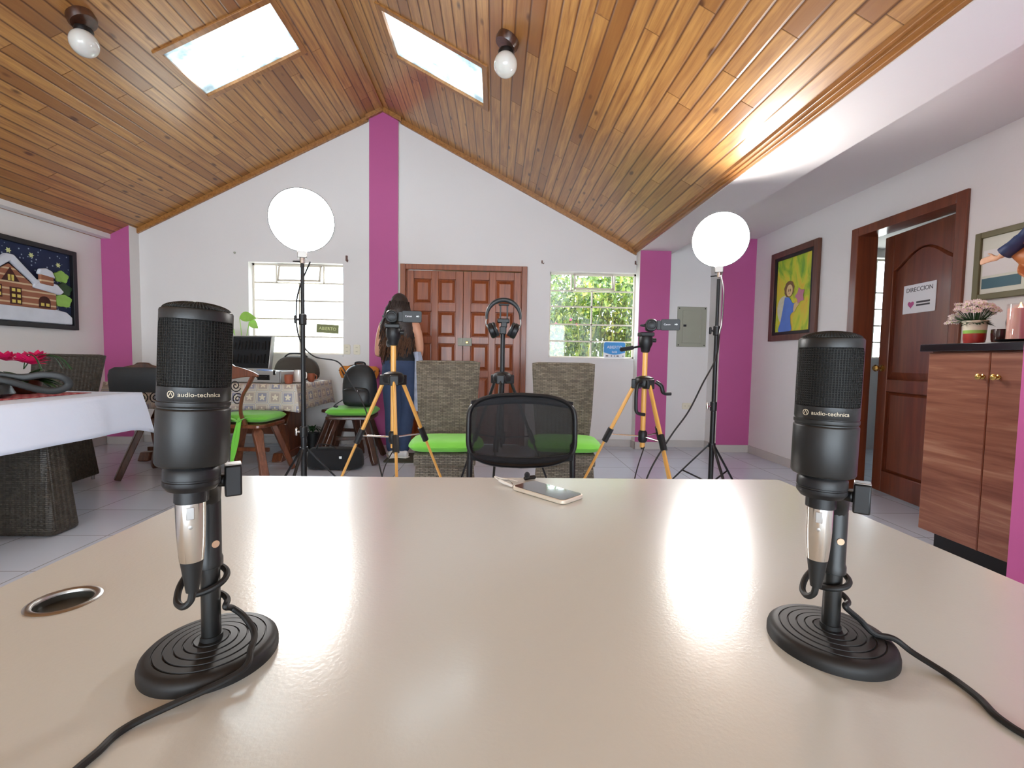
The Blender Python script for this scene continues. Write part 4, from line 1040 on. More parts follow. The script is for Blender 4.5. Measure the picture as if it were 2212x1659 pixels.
# ================================================================ CARVED WOODEN CHAIRS, STOOL, PATTERNED TABLE
def leg_board(mb, a, b, w0, w1, t=.022):
    a, b = Vector(a), Vector(b); d = (b-a).normalized(); s = d.cross(Vector((0, 0, 1))).normalized(); q = s.cross(d)
    secs = [(0, w0*.55), (.12, w0), (.3, w0*.8), (.6, w1), (.9, w1*1.15), (1, w1*.9)]
    vs_ = []
    for tt, w in secs:
        c = a+(b-a)*tt
        for sx, sy in ((-1, -1), (1, -1), (1, 1), (-1, 1)): vs_.append(c+s*w*sx+q*t*sy)
    n = len(secs); fs = [(i*4+k, i*4+(k+1) % 4, (i+1)*4+(k+1) % 4, (i+1)*4+k) for i in range(n-1) for k in range(4)]+[(3, 2, 1, 0), tuple(range((n-1)*4, n*4))]
    return mb.add(vs_, fs)
def carved_chair(loc, rz, label, m='chairwood', back=True, group='carved wooden dining chairs'):
    r = thing('carved_chair' if back else 'wooden_stool', label, 'chair' if back else 'stool', loc, rz, group)
    sh = MB().prism(rrect(.43, .40, .05, 5), .425, .455, axis='z').build('seat', m, r, bev=.006)
    for sx in (-1, 1):
        for sy in (-1, 1):
            leg_board(MB(), (sx*.13, sy*.12, .425), (sx*.255, sy*.225, .008), .040, .028).build('leg', m, r, bev=.006)
    MB().box(-.165, .165, -.012, .012, .20, .235).build('stretcher', m, r, bev=.005)
    if not back: return r
    # back at -y, leaning away
    yb = lambda z: -.185-.11*(z-.44)/.5
    for s in (-1, 1):
        P = [(s*.075, yb(.45)+.01, .45), (s*.055, yb(.55), .55), (s*.085, yb(.68), .68), (s*.15, yb(.78), .78), (s*.20, yb(.86), .86)]
        MB().tube(smooth_path(P, 6), [.024, .024, .024, .023, .022, .021, .020, .019, .019, .019, .019, .019, .019, .019, .020, .020, .021, .022, .023, .024, .025, .026, .026, .026, .026], 10, flat=.6).build('back_post', m, r)
    cr = []
    for k in range(25):
        u = k/24*2-1; x = u*.245; top = .915+.022*math.cos(u*PI)*.9+(.012 if abs(u) < .2 else 0)-.03*abs(u)**6; bot = .835-.010*math.cos(u*PI*1.5)+.012*abs(u)**4
        cr.append((x, top, bot))
    poly = [(x, t_) for x, t_, b_ in cr]+[(x, b_) for x, t_, b_ in reversed(cr)]
    MB().prism(poly, -.300, -.272, axis='y').build('crest_rail', m, r, bev=.008, seg=3)
    for s in (-1, 1):
        sp = []
        for k in range(30):
            a = k*.42; rr = .004+.0016*k; sp.append(Vector((s*(.045+rr*math.cos(a)*.9), yb(.76)-.002, .775+rr*math.sin(a))))
        sp2 = [Vector((p.x, yb(.66), .665-(p.z-.775))) for p in sp]
        MB().tube(sp, .0042, 6).build('iron_scroll', 'iron', r); MB().tube(sp2, .0042, 6).build('iron_scroll', 'iron', r)
    return r
carved_chair((-2.075, 3.93, 0), math.radians(-3), 'carved wooden chair with iron scrolls, drawn up to the patterned tablecloth', 'chairwood2')
carved_chair((-2.745, 3.93, 0), math.radians(4), 'dark carved wooden chair draped in black, between the two tables', 'chairwood')
carved_chair((-1.60, 5.025, 0), math.radians(172), 'wooden chair with orange cover standing behind the backpack', 'chairwood', group=None)
carved_chair((-1.385, 4.50, 0), math.radians(4), 'dark wooden stool with splayed legs carrying the backpack', 'chairwood', back=False, group=None)
chair_cushion((-2.07, 3.97, .461), math.radians(-3), 'bright green tied pad on the chair with iron scrolls', .44, .38)
chair_cushion((-1.375, 4.49, .461), math.radians(4), 'bright green pad under the backpack', .46, .41)
tie = thing('cushion_ties', 'green fabric ties hanging behind the chair with iron scrolls', 'fabric ties', (-2.045, 3.70, .47))
for q, pts in enumerate(([(0, .02, .035), (.006, -.012, .0), (-.03, -.018, -.16), (-.045, -.014, -.34)], [(.01, .02, .035), (.016, -.014, .0), (.0, -.02, -.14), (-.035, -.018, -.27)], [(-.12, .03, .03), (-.06, .0, .042), (.0, -.010, .02)], [(.14, .03, .05), (.07, .0, .05), (.015, -.010, .02)])):
    MB().tube(smooth_path(pts, 6), .014 if q < 2 else .016, 8, flat=.25, round_end=True).build('tie', 'green', tie)
cov = MB().loft([(0, 0, .0, .255, .030, 3.5), (0, .0, .06, .262, .036, 3.5), (0, 0, .13, .265, .040, 3.2), (0, 0, .17, .255, .038, 3), (0, 0, .192, .22, .028, 2.6), (0, 0, .198, .10, .01, 2.4)], 40)
o = cov.build('jacket', 'blkleather', loc=(-2.72, 3.655, .715)); o.rotation_euler = (0, 0, math.radians(4)); tag(o, 'black jacket folded over the back of the dark carved chair', 'jacket')
o = MB().loft([(0, 0, .0, .21, .022, 3.2), (0, 0, .06, .235, .032, 3.2), (0, 0, .115, .235, .032, 3), (0, 0, .14, .20, .02, 2.6)], 36).build('orange_cover', 'orange', loc=(-1.56, 5.30, .77)); o.rotation_euler = (0, 0, math.radians(172)); tag(o, 'orange fabric cover over the chair back behind the backpack', 'chair cover')
def patterned_table():
    x0, x1, y0, y1, z = -3.55, -1.83, 4.27, 5.17, .752
    t = thing('dining_table', 'heavy dark wooden table under the patterned cloth', 'table', ((x0+x1)/2, (y0+y1)/2, 0))
    hx, hy = (x1-x0)/2-.012, (y1-y0)/2-.012
    MB().box(-hx, hx, -hy, hy, .70, .745).build('table_top', 'chairwood2', t, bev=.005)
    for s in (-1, 1):
        leg = MB().hexa([(s*.62-.05, -.34, 0), (s*.62+.05, -.34, 0), (s*.62+.05, .34, 0), (s*.62-.05, .34, 0)], [(s*.62-.05, -.30, .08), (s*.62+.05, -.30, .08), (s*.62+.05, .30, .08), (s*.62-.05, .30, .08)])
        leg.prism([(-.14, .07), (.14, .07), (.20, .35), (.10, .50), (.24, .70), (-.24, .70), (-.10, .50), (-.20, .35)], s*.62-.04, s*.62+.04, axis='x')
        leg.build('trestle_leg', 'chairwood2', t, bev=.01)
    MB().box(-.60, .60, -.03, .03, .22, .32).build('stretcher', 'chairwood2', t, bev=.008)
    c = drape('tablecloth', 'patterned', None, x0, x1, y0, y1, z, .235, .03, .005, .02, 9, uvbox=True)
    tag(c, 'beige patterned tablecloth of squares on the table below the left window', 'tablecloth')
patterned_table()
ZT = .7545
def tool_case():
    r = thing('equipment_case', 'open silver aluminium case with black lined lid', 'case', (-2.40, 4.58, ZT), math.radians(-8))
    w, d, h = .42, .17, .115
    b = MB().box(-w, w, -d, d, .004, .012)
    b.box(-w, w, -d, -d+.01, .004, h).box(-w, w, d-.01, d, .004, h).box(-w, -w+.01, -d, d, .004, h).box(w-.01, w, -d, d, .004, h)
    b.build('case_body', 'alu', r, bev=.003)
    for x, y in ((-w, -d), (w, -d), (w, d), (-w, d)): MB().box(x-.008, x+.008, y-.008, y+.008, .0, h+.004).build('corner_guard', 'steel', r, bev=.003)
    MB().box(-w+.011, w-.011, -d+.011, d-.011, .06, .085).build('foam_insert', 'blkfab', r)
    hb = MB().tube([(.16, -d-.004, .055), (.16, -d-.028, .055), (.24, -d-.028, .055), (.24, -d-.004, .055)], .008, 8).build('handle', 'blk', r)
    hb.data.transform(T3((.045, 0, 0)))
    MB().box(.19, .31, -d-.006, -d, .03, .08).build('handle_plate', 'blk', r, bev=.002)
    for x in (-.2, .13, .36): MB().box(x-.012, x+.012, -d-.006, -d, .08, h+.01).build('latch', 'chrome', r, bev=.001)
    lid = bpy.data.objects.new('lid', None); C.objects.link(lid); lid.parent = r; lid.matrix_local = T3((-w, 0, h)) @ RY(-math.radians(78)) @ T3((0, 0, 0))
    # lid opens on the short left side hinge: local x outward
    L = MB().box(0, .40, -d, d, -.03, -.022).box(0, .40, -d, -d+.008, -.03, .03).box(0, .40, d-.008, d, -.03, .03).box(.392, .40, -d, d, -.03, .03)
    return r, lid, w, d, h
def case_build():
    r, lid, w, d, h = tool_case(); bpy.data.objects.remove(lid)
    # lid hinged along the back edge, leaning open, black lining with tool loops
    X = T3((-.15, d, h+.004)) @ RX(-math.radians(10))
    ld = MB().box(-.27, .25, .002, .012, 0, .34, X=X).box(-.27, .25, -.04, .012, .332, .34, X=X).box(-.27, -.262, -.04, .012, 0, .34, X=X).box(.242, .25, -.04, .012, 0, .34, X=X).build('lid', 'alu', r, bev=.002)
    MB().box(-.26, .24, -.006, .001, .01, .33, X=X).build('lid_lining', 'blkfab', ld)
    rnd = random.Random(4)
    for row in (.06, .20):
        mb = MB()
        for k in range(13):
            x = -.235+k*.037; a = X @ Vector((x, -.016, row)); b = X @ Vector((x+rnd.uniform(-.008, .008), -.016, row+rnd.uniform(.07, .1))); mb.tube([a, b], .0085, 6)
        mb.build('tool_row', 'blk', ld)
    bk = MB().prism([(-.07, -.10), (.10, -.12), (.12, .06), (-.05, .08)], .118, .123, axis='z', X=T3((.05, -.03, .0)) @ RZ(.2)); o = bk.build('notebook', 'blue'); o.matrix_world = T3((-2.27, 4.55, ZT+.004)) @ RY(.10); tag(o, 'blue folder lying on top of the open silver case', 'folder')
M['blue'] = mat('blue_plastic_cover', (120, 150, 206), .35, var=.03)
case_build()
def blob_bag(name, label, cat, loc, rz, secs, m, parts=None):
    r = thing(name, label, cat, loc, rz); MB().loft(secs, 36).build('bag_body', m, r, sub=1)
    return r
M['brownbag'] = mat('dark_taupe_fabric', (66, 58, 50), .8, var=.1)
b = blob_bag('duffel_bag', 'dark brown rounded bag on the table, under the left window', 'bag', (-2.14, 5.02, ZT), 0, [(0, 0, .002, .20, .085, 3), (0, 0, .03, .235, .10, 2.8), (0, 0, .12, .24, .10, 2.5), (0, 0, .20, .21, .085, 2.3), (0, 0, .25, .15, .05, 2.2), (0, 0, .262, .06, .015)], 'brownbag')
MB().tube(smooth_path([(-.12, -.02, .25), (-.06, -.03, .285), (.06, -.03, .285), (.12, -.02, .25)], 6), .008, 8).build('carry_handle', 'blkfab', b)
def cup(name, label, loc, rr, hh, m, handle=True, saucer=False, group=None, rz=0, cat='cup'):
    r = thing(name, label, cat, loc, rz, group); z0 = .008 if saucer else 0
    if saucer: MB().lathe([(.0001, .001), (rr*1.2, .001), (rr*1.9, .012), (rr*1.85, .014), (rr*1.1, .006), (.0001, .005)], 28).build('saucer', m, r)
    MB().lathe([(.0001, z0), (rr*.75, z0), (rr*.95, z0+hh*.3), (rr, z0+hh*.7), (rr*.96, z0+hh), (rr*.88, z0+hh), (rr*.86, z0+hh*.3), (.0001, z0+hh*.12)], 26).build('cup_bowl', m, r)
    if handle: MB().tube(smooth_path([(rr*.95, 0, z0+hh*.8), (rr*1.55, 0, z0+hh*.75), (rr*1.5, 0, z0+hh*.35), (rr*.92, 0, z0+hh*.25)], 5), rr*.13, 8).build('handle', m, r)
    return r
cup('teacup', 'white teapot-shaped cup with handle on the patterned cloth', (-1.90, 4.50, ZT+.003), .045, .115, 'sofawhite', saucer=True)
cup('clay_pot', 'small terracotta jar left of the white cup on the patterned cloth', (-1.93, 4.345, ZT+.001), .038, .085, 'terra', handle=False, cat='jar')
cup('clay_pot', 'small terracotta jar right of the white cup on the patterned cloth', (-1.885, 4.75, ZT+.001), .036, .085, 'terra', handle=True, cat='jar')
def pothos():
    r = thing('potted_plant', 'pale leafy plant rising behind the open silver case', 'plant', (-2.74, 5.06, ZT))
    MB().lathe([(.0001, .001), (.05, .001), (.065, .12), (.060, .12), (.0001, .11)], 24).build('pot', 'terra', r)
    mb = MB(); up = Vector((0, 0, 1))
    for P, L, w, a, e in (([(0, 0, .11), (.0, 0, .4), (-.01, -.02, .66)], .17, .05, .2, .25), ([(0, 0, .11), (.03, 0, .35), (.09, -.02, .62)], .10, .035, .3, -.5), ([(0, 0, .11), (-.03, 0, .3), (-.08, .0, .5)], .12, .04, 2.8, .2), ([(0, 0, .11), (.02, -.05, .2), (.06, -.08, .28)], .12, .045, -.8, .2)):
        mb.tube(smooth_path(P, 6), .004, 6); leafblade(mb, Vector(P[-1]), Vector((math.cos(a), math.sin(a)*.5, e)), L, w*1.25, .25, fold=.15, up=Vector((.1, -1, .45)))
    mb.build('foliage', 'leafl', r, smooth=True)
pothos()
def bushy():
    r = thing('potted_plant', 'small bushy light green plant between the case lid and the window', 'plant', (-2.47, 5.0, ZT))
    MB().lathe([(.0001, .001), (.035, .001), (.045, .10), (.040, .10), (.0001, .09)], 20).build('pot', 'terra', r)
    mb = MB(); rnd = random.Random(2)
    for k in range(110):
        a = rnd.uniform(0, 6.28); e = rnd.uniform(.1, 1.3); leafblade(mb, Vector((rnd.uniform(-.03, .03), rnd.uniform(-.03, .03), .10+rnd.uniform(0, .06))), Vector((math.cos(a), math.sin(a)*.6, e)), rnd.uniform(.03, .075), .010, .3, n=4)
    mb.build('foliage', 'leafl', r, smooth=False)
bushy()
def spider():
    r = thing('potted_plant', 'trailing long-leaved plant in a low pot beside the dark stool', 'plant', (-1.94, 4.93, 0))
    MB().lathe([(.0001, .001), (.05, .001), (.065, .20), (.06, .20), (.0001, .19)], 24).build('pot', 'blksoft', r)
    mb = MB(); rnd = random.Random(6)
    for k in range(26):
        a = rnd.uniform(0, 6.28); leafblade(mb, Vector((0, 0, .20)), Vector((math.cos(a), math.sin(a)*.5, rnd.uniform(1.2, 3))), rnd.uniform(.15, .24), .014, rnd.uniform(.5, 1.1), n=10)
    mb.build('foliage', 'leafd', r, smooth=False)
spider()
def backpack():
    r = thing('backpack', 'dark leather-look backpack standing on the green-padded stool', 'backpack', (-1.315, 4.49, .532), math.radians(-6))
    MB().loft([(0, 0, .004, .135, .075, 3.2), (0, 0, .03, .155, .095, 3), (0, 0, .16, .165, .10, 2.8), (0, 0, .29, .158, .092, 2.6), (0, .005, .37, .125, .07, 2.4), (0, .01, .405, .07, .04, 2.2), (0, .01, .412, .02, .012)], 40).build('main_compartment', 'blkleather', r, sub=1)
    MB().loft([(0, -.085, .02, .115, .045, 3), (0, -.09, .05, .128, .055, 3), (0, -.09, .15, .128, .052, 2.8), (0, -.085, .20, .11, .03, 2.4)], 32).build('front_pocket', 'blkleather', r, sub=1)
    MB().tube(smooth_path([(-.118, -.118, .165), (-.06, -.142, .178), (.06, -.142, .178), (.118, -.118, .165)], 6), .0035, 6).build('zip', 'blk', r)
    MB().box(.035, .042, -.150, -.143, .135, .172).build('zip_pull', 'chrome', r)
    MB().tube(smooth_path([(-.05, .02, .395), (-.04, .0, .43), (.04, .0, .43), (.05, .02, .395)], 6), .008, 8).build('top_handle', 'blkfab', r)
    MB().tube(smooth_path([(-.15, -.03, .07), (-.19, -.06, .04), (-.22, -.08, .012), (-.17, -.12, .008)], 6), .012, 8, flat=.35).build('side_strap', 'blkfab', r)
backpack()
def gear_bag():
    r = thing('gear_bag', 'black fabric bag on the floor in front of the dark stool', 'bag', (-1.435, 4.155, 0), 0)
    MB().loft([(0, 0, .003, .235, .075, 3.4), (0, 0, .03, .255, .085, 3.2), (0, 0, .12, .25, .08, 3), (0, 0, .185, .235, .07, 3), (0, 0, .20, .20, .05, 2.6)], 44).build('bag_body', 'blkfab', r, sub=1)
    MB().tube(smooth_path([(-.15, -.05, .19), (-.12, -.06, .235), (-.02, -.06, .225), (.02, -.05, .19)], 6), .010, 8, flat=.4).build('carry_handle', 'blkfab', r)
    MB().box(.06, .085, -.092, -.082, .11, .135).build('zip_pull', 'alu', r, bev=.002)
gear_bag()
o = MB().prism(rrect(.55, .42, .03, 4), .0, .010, axis='z').build('door_mat', 'felt', loc=(-.80, 4.62, .001)); tag(o, 'dark door mat under the standing person', 'mat')

# ================================================================ STANDING PERSON (seen from behind)
def person():
    r = thing('person', 'person with long wavy dark hair, black tank top and jeans, standing turned away', 'person', (-.955, 4.64, .011), math.radians(0))
    L = lambda pts, rad, mb: mb.tube(smooth_path(pts, 5), [rad[min(len(rad)-1, int(i/5))]+(rad[min(len(rad)-1, int(i/5)+1)]-rad[min(len(rad)-1, int(i/5))])*((i % 5)/5) for i in range((len(pts)-1)*5+1)], 14, round_end=True)
    b = MB()
    # torso and pelvis
    b.loft([(0, 0, .80, .13, .09), (0, 0, .88, .165, .115), (0, -.005, .96, .160, .11), (-.005, 0, 1.06, .125, .09), (-.01, 0, 1.16, .135, .095), (-.01, .0, 1.26, .155, .10), (-.01, .0, 1.33, .165, .085), (-.01, .005, 1.375, .115, .06), (-.01, .01, 1.40, .06, .05), (-.01, .012, 1.47, .048, .05)], 28)
    b.ell((-.015, .03, 1.525), (.072, .092, .105), 20, 14, X=RX(-.25))
    b.ell((-.015, .118, 1.515), (.012, .02, .022), 10, 8)                 # nose
    for s in (-1, 1): b.ell((-.015+s*.072, .03, 1.52), (.012, .02, .03), 10, 8)   # ears
    hips = ((-.085, 0), (.085, 0))
    L([(-.085, 0, .88), (-.085, .01, .66), (-.080, .0, .46), (-.075, -.01, .28), (-.072, -.015, .09)], [.092, .083, .058, .054, .038], b)
    L([(.085, 0, .88), (.085, .012, .66), (.070, .012, .46), (.045, -.0, .28), (.030, -.01, .09)], [.092, .083, .058, .054, .038], b)
    # left arm: elbow out to the side, forearm raised forward holding something small
    L([(-.165, 0, 1.325), (-.195, -.005, 1.23), (-.215, .0, 1.12), (-.222, .01, 1.045)], [.050, .045, .040, .036], b)
    L([(-.222, .01, 1.045), (-.18, .10, 1.10), (-.12, .19, 1.17), (-.075, .235, 1.205)], [.036, .035, .029, .024], b)
    L([(.145, 0, 1.325), (.175, .0, 1.23), (.190, .01, 1.12), (.185, .03, 1.045)], [.050, .045, .040, .036], b)
    L([(.185, .03, 1.045), (.14, .12, 1.09), (.07, .20, 1.15), (.02, .235, 1.19)], [.036, .035, .029, .024], b)
    for s, hx in ((-1, -.055), (1, .0)):   # palms, four fingers and a thumb each
        b.ell((hx, .255, 1.225), (.030, .022, .042), 12, 8)
        for k in range(4):
            x = hx-.022+.015*k; l = (.060, .070, .066, .052)[k]
            L([(x, .258, 1.245), (x+.004*s, .275, 1.245+l*.55), (x-.006*s, .262, 1.245+l)], [.0085, .008, .007], b)
        L([(hx-s*.026, .25, 1.215), (hx-s*.040, .245, 1.24), (hx-s*.034, .24, 1.262)], [.010, .009, .008], b)
    b.build('body', 'skin', r, remesh=.0085, sm=3)
    t = MB()
    t.loft([(0, -.002, .965, .168, .118), (0, -.002, .985, .172, .121), (-.005, 0, 1.06, .137, .102), (-.01, 0, 1.16, .147, .107), (-.01, .0, 1.24, .160, .112), (-.01, .0, 1.30, .150, .104), (-.01, .0, 1.345, .115, .080), (-.01, .0, 1.37, .085, .058)], 30)
    t.build('tank_top', 'cottonblack', r)
    j = MB()
    j.loft([(0, 0, .82, .165, .115), (0, -.006, .89, .182, .130), (0, -.006, .95, .176, .124), (0, 0, 1.01, .158, .112)], 30)
    L([(-.085, 0, .86), (-.086, .01, .66), (-.082, .0, .46), (-.078, -.01, .28), (-.074, -.012, .10)], [.102, .094, .074, .070, .062], j)
    L([(.085, 0, .86), (.086, .012, .66), (.072, .012, .46), (.050, -.0, .28), (.036, -.008, .10)], [.102, .094, .074, .070, .062], j)
    j.build('jeans', 'denim', r, remesh=.010, sm=3)
    for nm, x, y, a in (('l', -.085, -.02, .35), ('r', .02, -.03, 1.15)):
        sh = MB(); X = T3((x, y, 0)) @ RZ(a)
        secs = [(-.075, .028, .030, .055), (-.05, .035, .036, .075), (.0, .036, .034, .072), (.06, .040, .028, .055), (.11, .040, .022, .042), (.15, .028, .016, .030), (.163, .01, .008, .018)]
        vs_ = []; n = 16
        for yy, w, h, top in secs:
            for k in range(n):
                q = 2*PI*k/n; vs_.append(X @ Vector((w*math.cos(q), yy, max(.004, top/2+.004+top/2*math.sin(q)))))
        sh.add(vs_, [(i*n+k, i*n+(k+1) % n, (i+1)*n+(k+1) % n, (i+1)*n+k) for i in range(len(secs)-1) for k in range(n)]+[tuple(reversed(range(n))), tuple(range((len(secs)-1)*n, len(secs)*n))])
        so_ = sh.build('sneaker', 'sneaker', r, sub=1)
        MB().prism([(X @ Vector(p)).to_2d()[:] for p in ((-.036, -.075, 0), (.036, -.075, 0), (.043, .06, 0), (.038, .12, 0), (.018, .163, 0), (-.018, .163, 0), (-.038, .12, 0), (-.043, .06, 0))], .0, .014, axis='z').build('sole', 'white', so_, bev=.004)
    # hair: cap with long waves down the back
    h = MB(); rnd = random.Random(5)
    h.ell((-.015, .018, 1.545), (.088, .104, .105), 24, 16, X=RX(-.2))
    h.loft([(-.02, -.04, 1.13, .10, .045), (-.02, -.05, 1.20, .150, .06), (-.018, -.05, 1.30, .150, .07), (-.015, -.04, 1.40, .130, .08), (-.015, -.02, 1.48, .108, .095), (-.015, -.0, 1.55, .085, .095)], 28)
    h.build('hair', 'hair', r, remesh=.010, sm=2)
    hs = MB(); ht = MB()
    for k in range(230):
        a = rnd.uniform(-PI*1.08, PI*.08); x0 = -.015+.090*math.cos(a); y0 = .0+.095*math.sin(a); ln = rnd.uniform(.34, .52); z0 = rnd.uniform(1.42, 1.56)
        sp = 1.15+.95*rnd.random(); ph = rnd.uniform(0, 6); P = []
        for q in range(9):
            f = q/8; am = .004+.010*f
            P.append(Vector((-.015+(x0+.015)*(1+(sp-1+(.7 if x0 < -.02 else .1))*f*(1.6-f)) + am*math.sin(f*14+ph), min(y0, .02)-.035*f*(1-f*.5)+am*math.cos(f*14+ph), z0-ln*f)))
        rr = [.009*(1-.6*(q/8)) for q in range(9)]
        hs.tube(P[:6], rr[:6], 5, round_end=True); ht.tube(P[5:], rr[5:], 5, round_end=True)
    w1 = hs.build('hair_waves', 'hair', r); w2 = ht.build('hair_ends', 'hairtip', r); w2['label'] = 'lighter brown curly hair ends'
    w1['kind'] = 'stuff'; w2['kind'] = 'stuff'
    # washed denim jacket hanging from the right forearm
    return r
person()
jk = MB()
def jf(u, v):
    a = u*2*PI; w = .028+.055*v+.012*math.sin(a*3+v*4); d = .040+.030*v+.008*math.sin(a*2+2)
    return Vector((-.785+.075*v+w*math.cos(a), 4.60+.0*v+d*math.sin(a)-.02*v, 1.075-.56*v-.025*math.sin(a*2)*v))
jk.grid(jf, 30, 20, closeu=True); jk.add([jf(k/30, 0) for k in range(30)], [tuple(range(30))])
o = jk.build('denim_jacket', 'denimlight', solid=.006, sub=1); tag(o, 'washed denim jacket hanging at the right side of the standing person', 'jacket')

# ================================================================ WALL THINGS
def framed(name, label, loc, w, h, fw, fm, depth, back='paper', wall='right', inner=None):
    # local x across, z up, faces -y ; rotated to the wall
    rz = {'right': -PI/2, 'left': PI/2, 'far': 0}[wall]
    r = thing(name, label, 'picture', loc, rz)
    f = MB()
    for q in ((-w/2, -w/2+fw, -h/2, h/2), (w/2-fw, w/2, -h/2, h/2), (-w/2+fw, w/2-fw, -h/2, -h/2+fw), (-w/2+fw, w/2-fw, h/2-fw, h/2)): f.box(q[0], q[1], -depth, -.001, q[2], q[3])
    f.build('frame', fm, r, bev=.004)
    if inner:
        g = MB(); a, b = w/2-fw, h/2-fw
        for q in ((-a, -a+inner, -b, b), (a-inner, a, -b, b), (-a+inner, a-inner, -b, -b+inner), (-a+inner, a-inner, b-inner, b)): g.box(q[0], q[1], -depth*.8, -.002, q[2], q[3])
        g.build('inner_frame', 'blk', r, bev=.002)
    return r
def m_angelbg():
    t = NT('yellow_green_brushwork'); v = t.coord()
    n = t.noise(t.coord('Object', (3, 3, 1.6)), 1.4, 4, .55, 1.5)
    t.l(t.ramp(n, [(.3, lin((62, 140, 60))), (.42, lin((150, 186, 50))), (.52, lin((204, 206, 60))), (.62, lin((220, 190, 60))), (.72, lin((196, 160, 60)))]), t.b.inputs['Base Color']); t.b.inputs['Roughness'].default_value = .6
    return t.m
M['angelbg'] = m_angelbg()
M['robeblue'] = mat('blue_paint', (88, 126, 206), .6, var=.08, vs_=10); M['wingw'] = mat('grey_white_paint', (206, 206, 180), .6, var=.08, vs_=20)
M['facep'] = mat('face_paint', (224, 196, 140), .6); M['hairp'] = mat('brown_paint', (120, 90, 56), .6, var=.15, vs_=30); M['starp'] = mat('mauve_paint', (186, 120, 140), .6)
def angel_picture():
    r = framed('framed_painting', 'framed painting of a blue-robed angel holding a pink star', (2.899, 4.394, 1.70), .70, .90, .06, 'picframe', .035, inner=.03)
    MB().box(-.26, .26, -.014, -.008, -.36, .36).build('canvas', 'angelbg', r, smooth=False)
    def flat(nm, pts, m, y): MB().prism([(x, z) for x, z in pts], y-.0015, y).build(nm, m, r, smooth=False)
    sp = lambda P: [(p.x, p.z) for p in smooth_path([(x, 0, z) for x, z in P], 5)]
    flat('wing', sp([(-.11, .0), (-.19, -.02), (-.235, -.10), (-.22, -.20), (-.17, -.27), (-.13, -.20), (-.10, -.08)]), 'wingw', -.0145)
    flat('robe', sp([(-.12, -.02), (-.05, -.03), (.0, -.085), (.05, -.10), (.04, -.16), (-.02, -.20), (-.015, -.28), (-.01, -.355), (-.20, -.355), (-.17, -.25), (-.14, -.12)]), 'robeblue', -.0165)
    flat('arms', sp([(.03, -.10), (.07, -.085), (.10, -.11), (.07, -.135), (.035, -.18), (.02, -.16)]), 'facep', -.0185)
    flat('hair', [(-.055+.075*math.cos(a)*(1+.05*math.sin(9*a)), .055+.080*math.sin(a)) for a in [2*PI*k/40 for k in range(40)]], 'hairp', -.0185)
    flat('face', [(-.045+.046*math.cos(a), .040+.058*math.sin(a)) for a in [2*PI*k/30 for k in range(30)]], 'facep', -.0205)
    for x in (-.055, -.03): flat('eye', [(x+.005*math.cos(a), .04+.014*math.sin(a)) for a in [2*PI*k/12 for k in range(12)]], 'hairp', -.022)
    flat('mouth', [(-.052, .008), (-.036, .008), (-.036, .012), (-.052, .012)], 'starp', -.022)
    flat('star', [(.11+(.075 if k % 2 == 0 else .045)*math.cos(PI/2+.3+k*PI/5), -.03+(.085 if k % 2 == 0 else .055)*math.sin(PI/2+.3+k*PI/5)) for k in range(10)], 'starp', -.0185)
angel_picture()
M['nightfelt'] = None
def m_night():
    t = NT('dark_blue_felt_with_snow_dots'); vo = t.new('ShaderNodeTexVoronoi'); t.l(t.coord(), vo.inputs['Vector']); vo.inputs['Scale'].default_value = 26
    t.l(t.ramp(vo.outputs['Distance'], [(.14, lin((150, 165, 190))), (.22, lin((36, 46, 78)))]), t.b.inputs['Base Color']); t.b.inputs['Roughness'].default_value = .9; return t.m
M['nightfelt'] = m_night()
def m_brick():
    t = NT('felt_brick'); sp = t.new('ShaderNodeSeparateXYZ'); t.l(t.coord(), sp.inputs[0])
    f = t.math('FRACT', t.math('DIVIDE', sp.outputs[2], .058)); n = t.noise(t.coord(), 14)
    k = t.math('GREATER_THAN', t.math('ADD', f, t.math('MULTIPLY', n, .12)), .80)
    t.l(t.mix(k, lin((160, 104, 80)), lin((216, 190, 156))), t.b.inputs['Base Color']); t.b.inputs['Roughness'].default_value = .85; return t.m
M['feltbrick'] = m_brick(); M['snow'] = mat('white_felt_snow', (222, 228, 240), .9, bump=.4, bscale=60); M['winbrown'] = mat('dark_brown_felt', (72, 38, 34), .9); M['paneyel'] = mat('yellow_stitched_panes', (226, 206, 110), .8)
M['starfelt'] = mat('pale_yellow_felt', (214, 220, 160), .9)
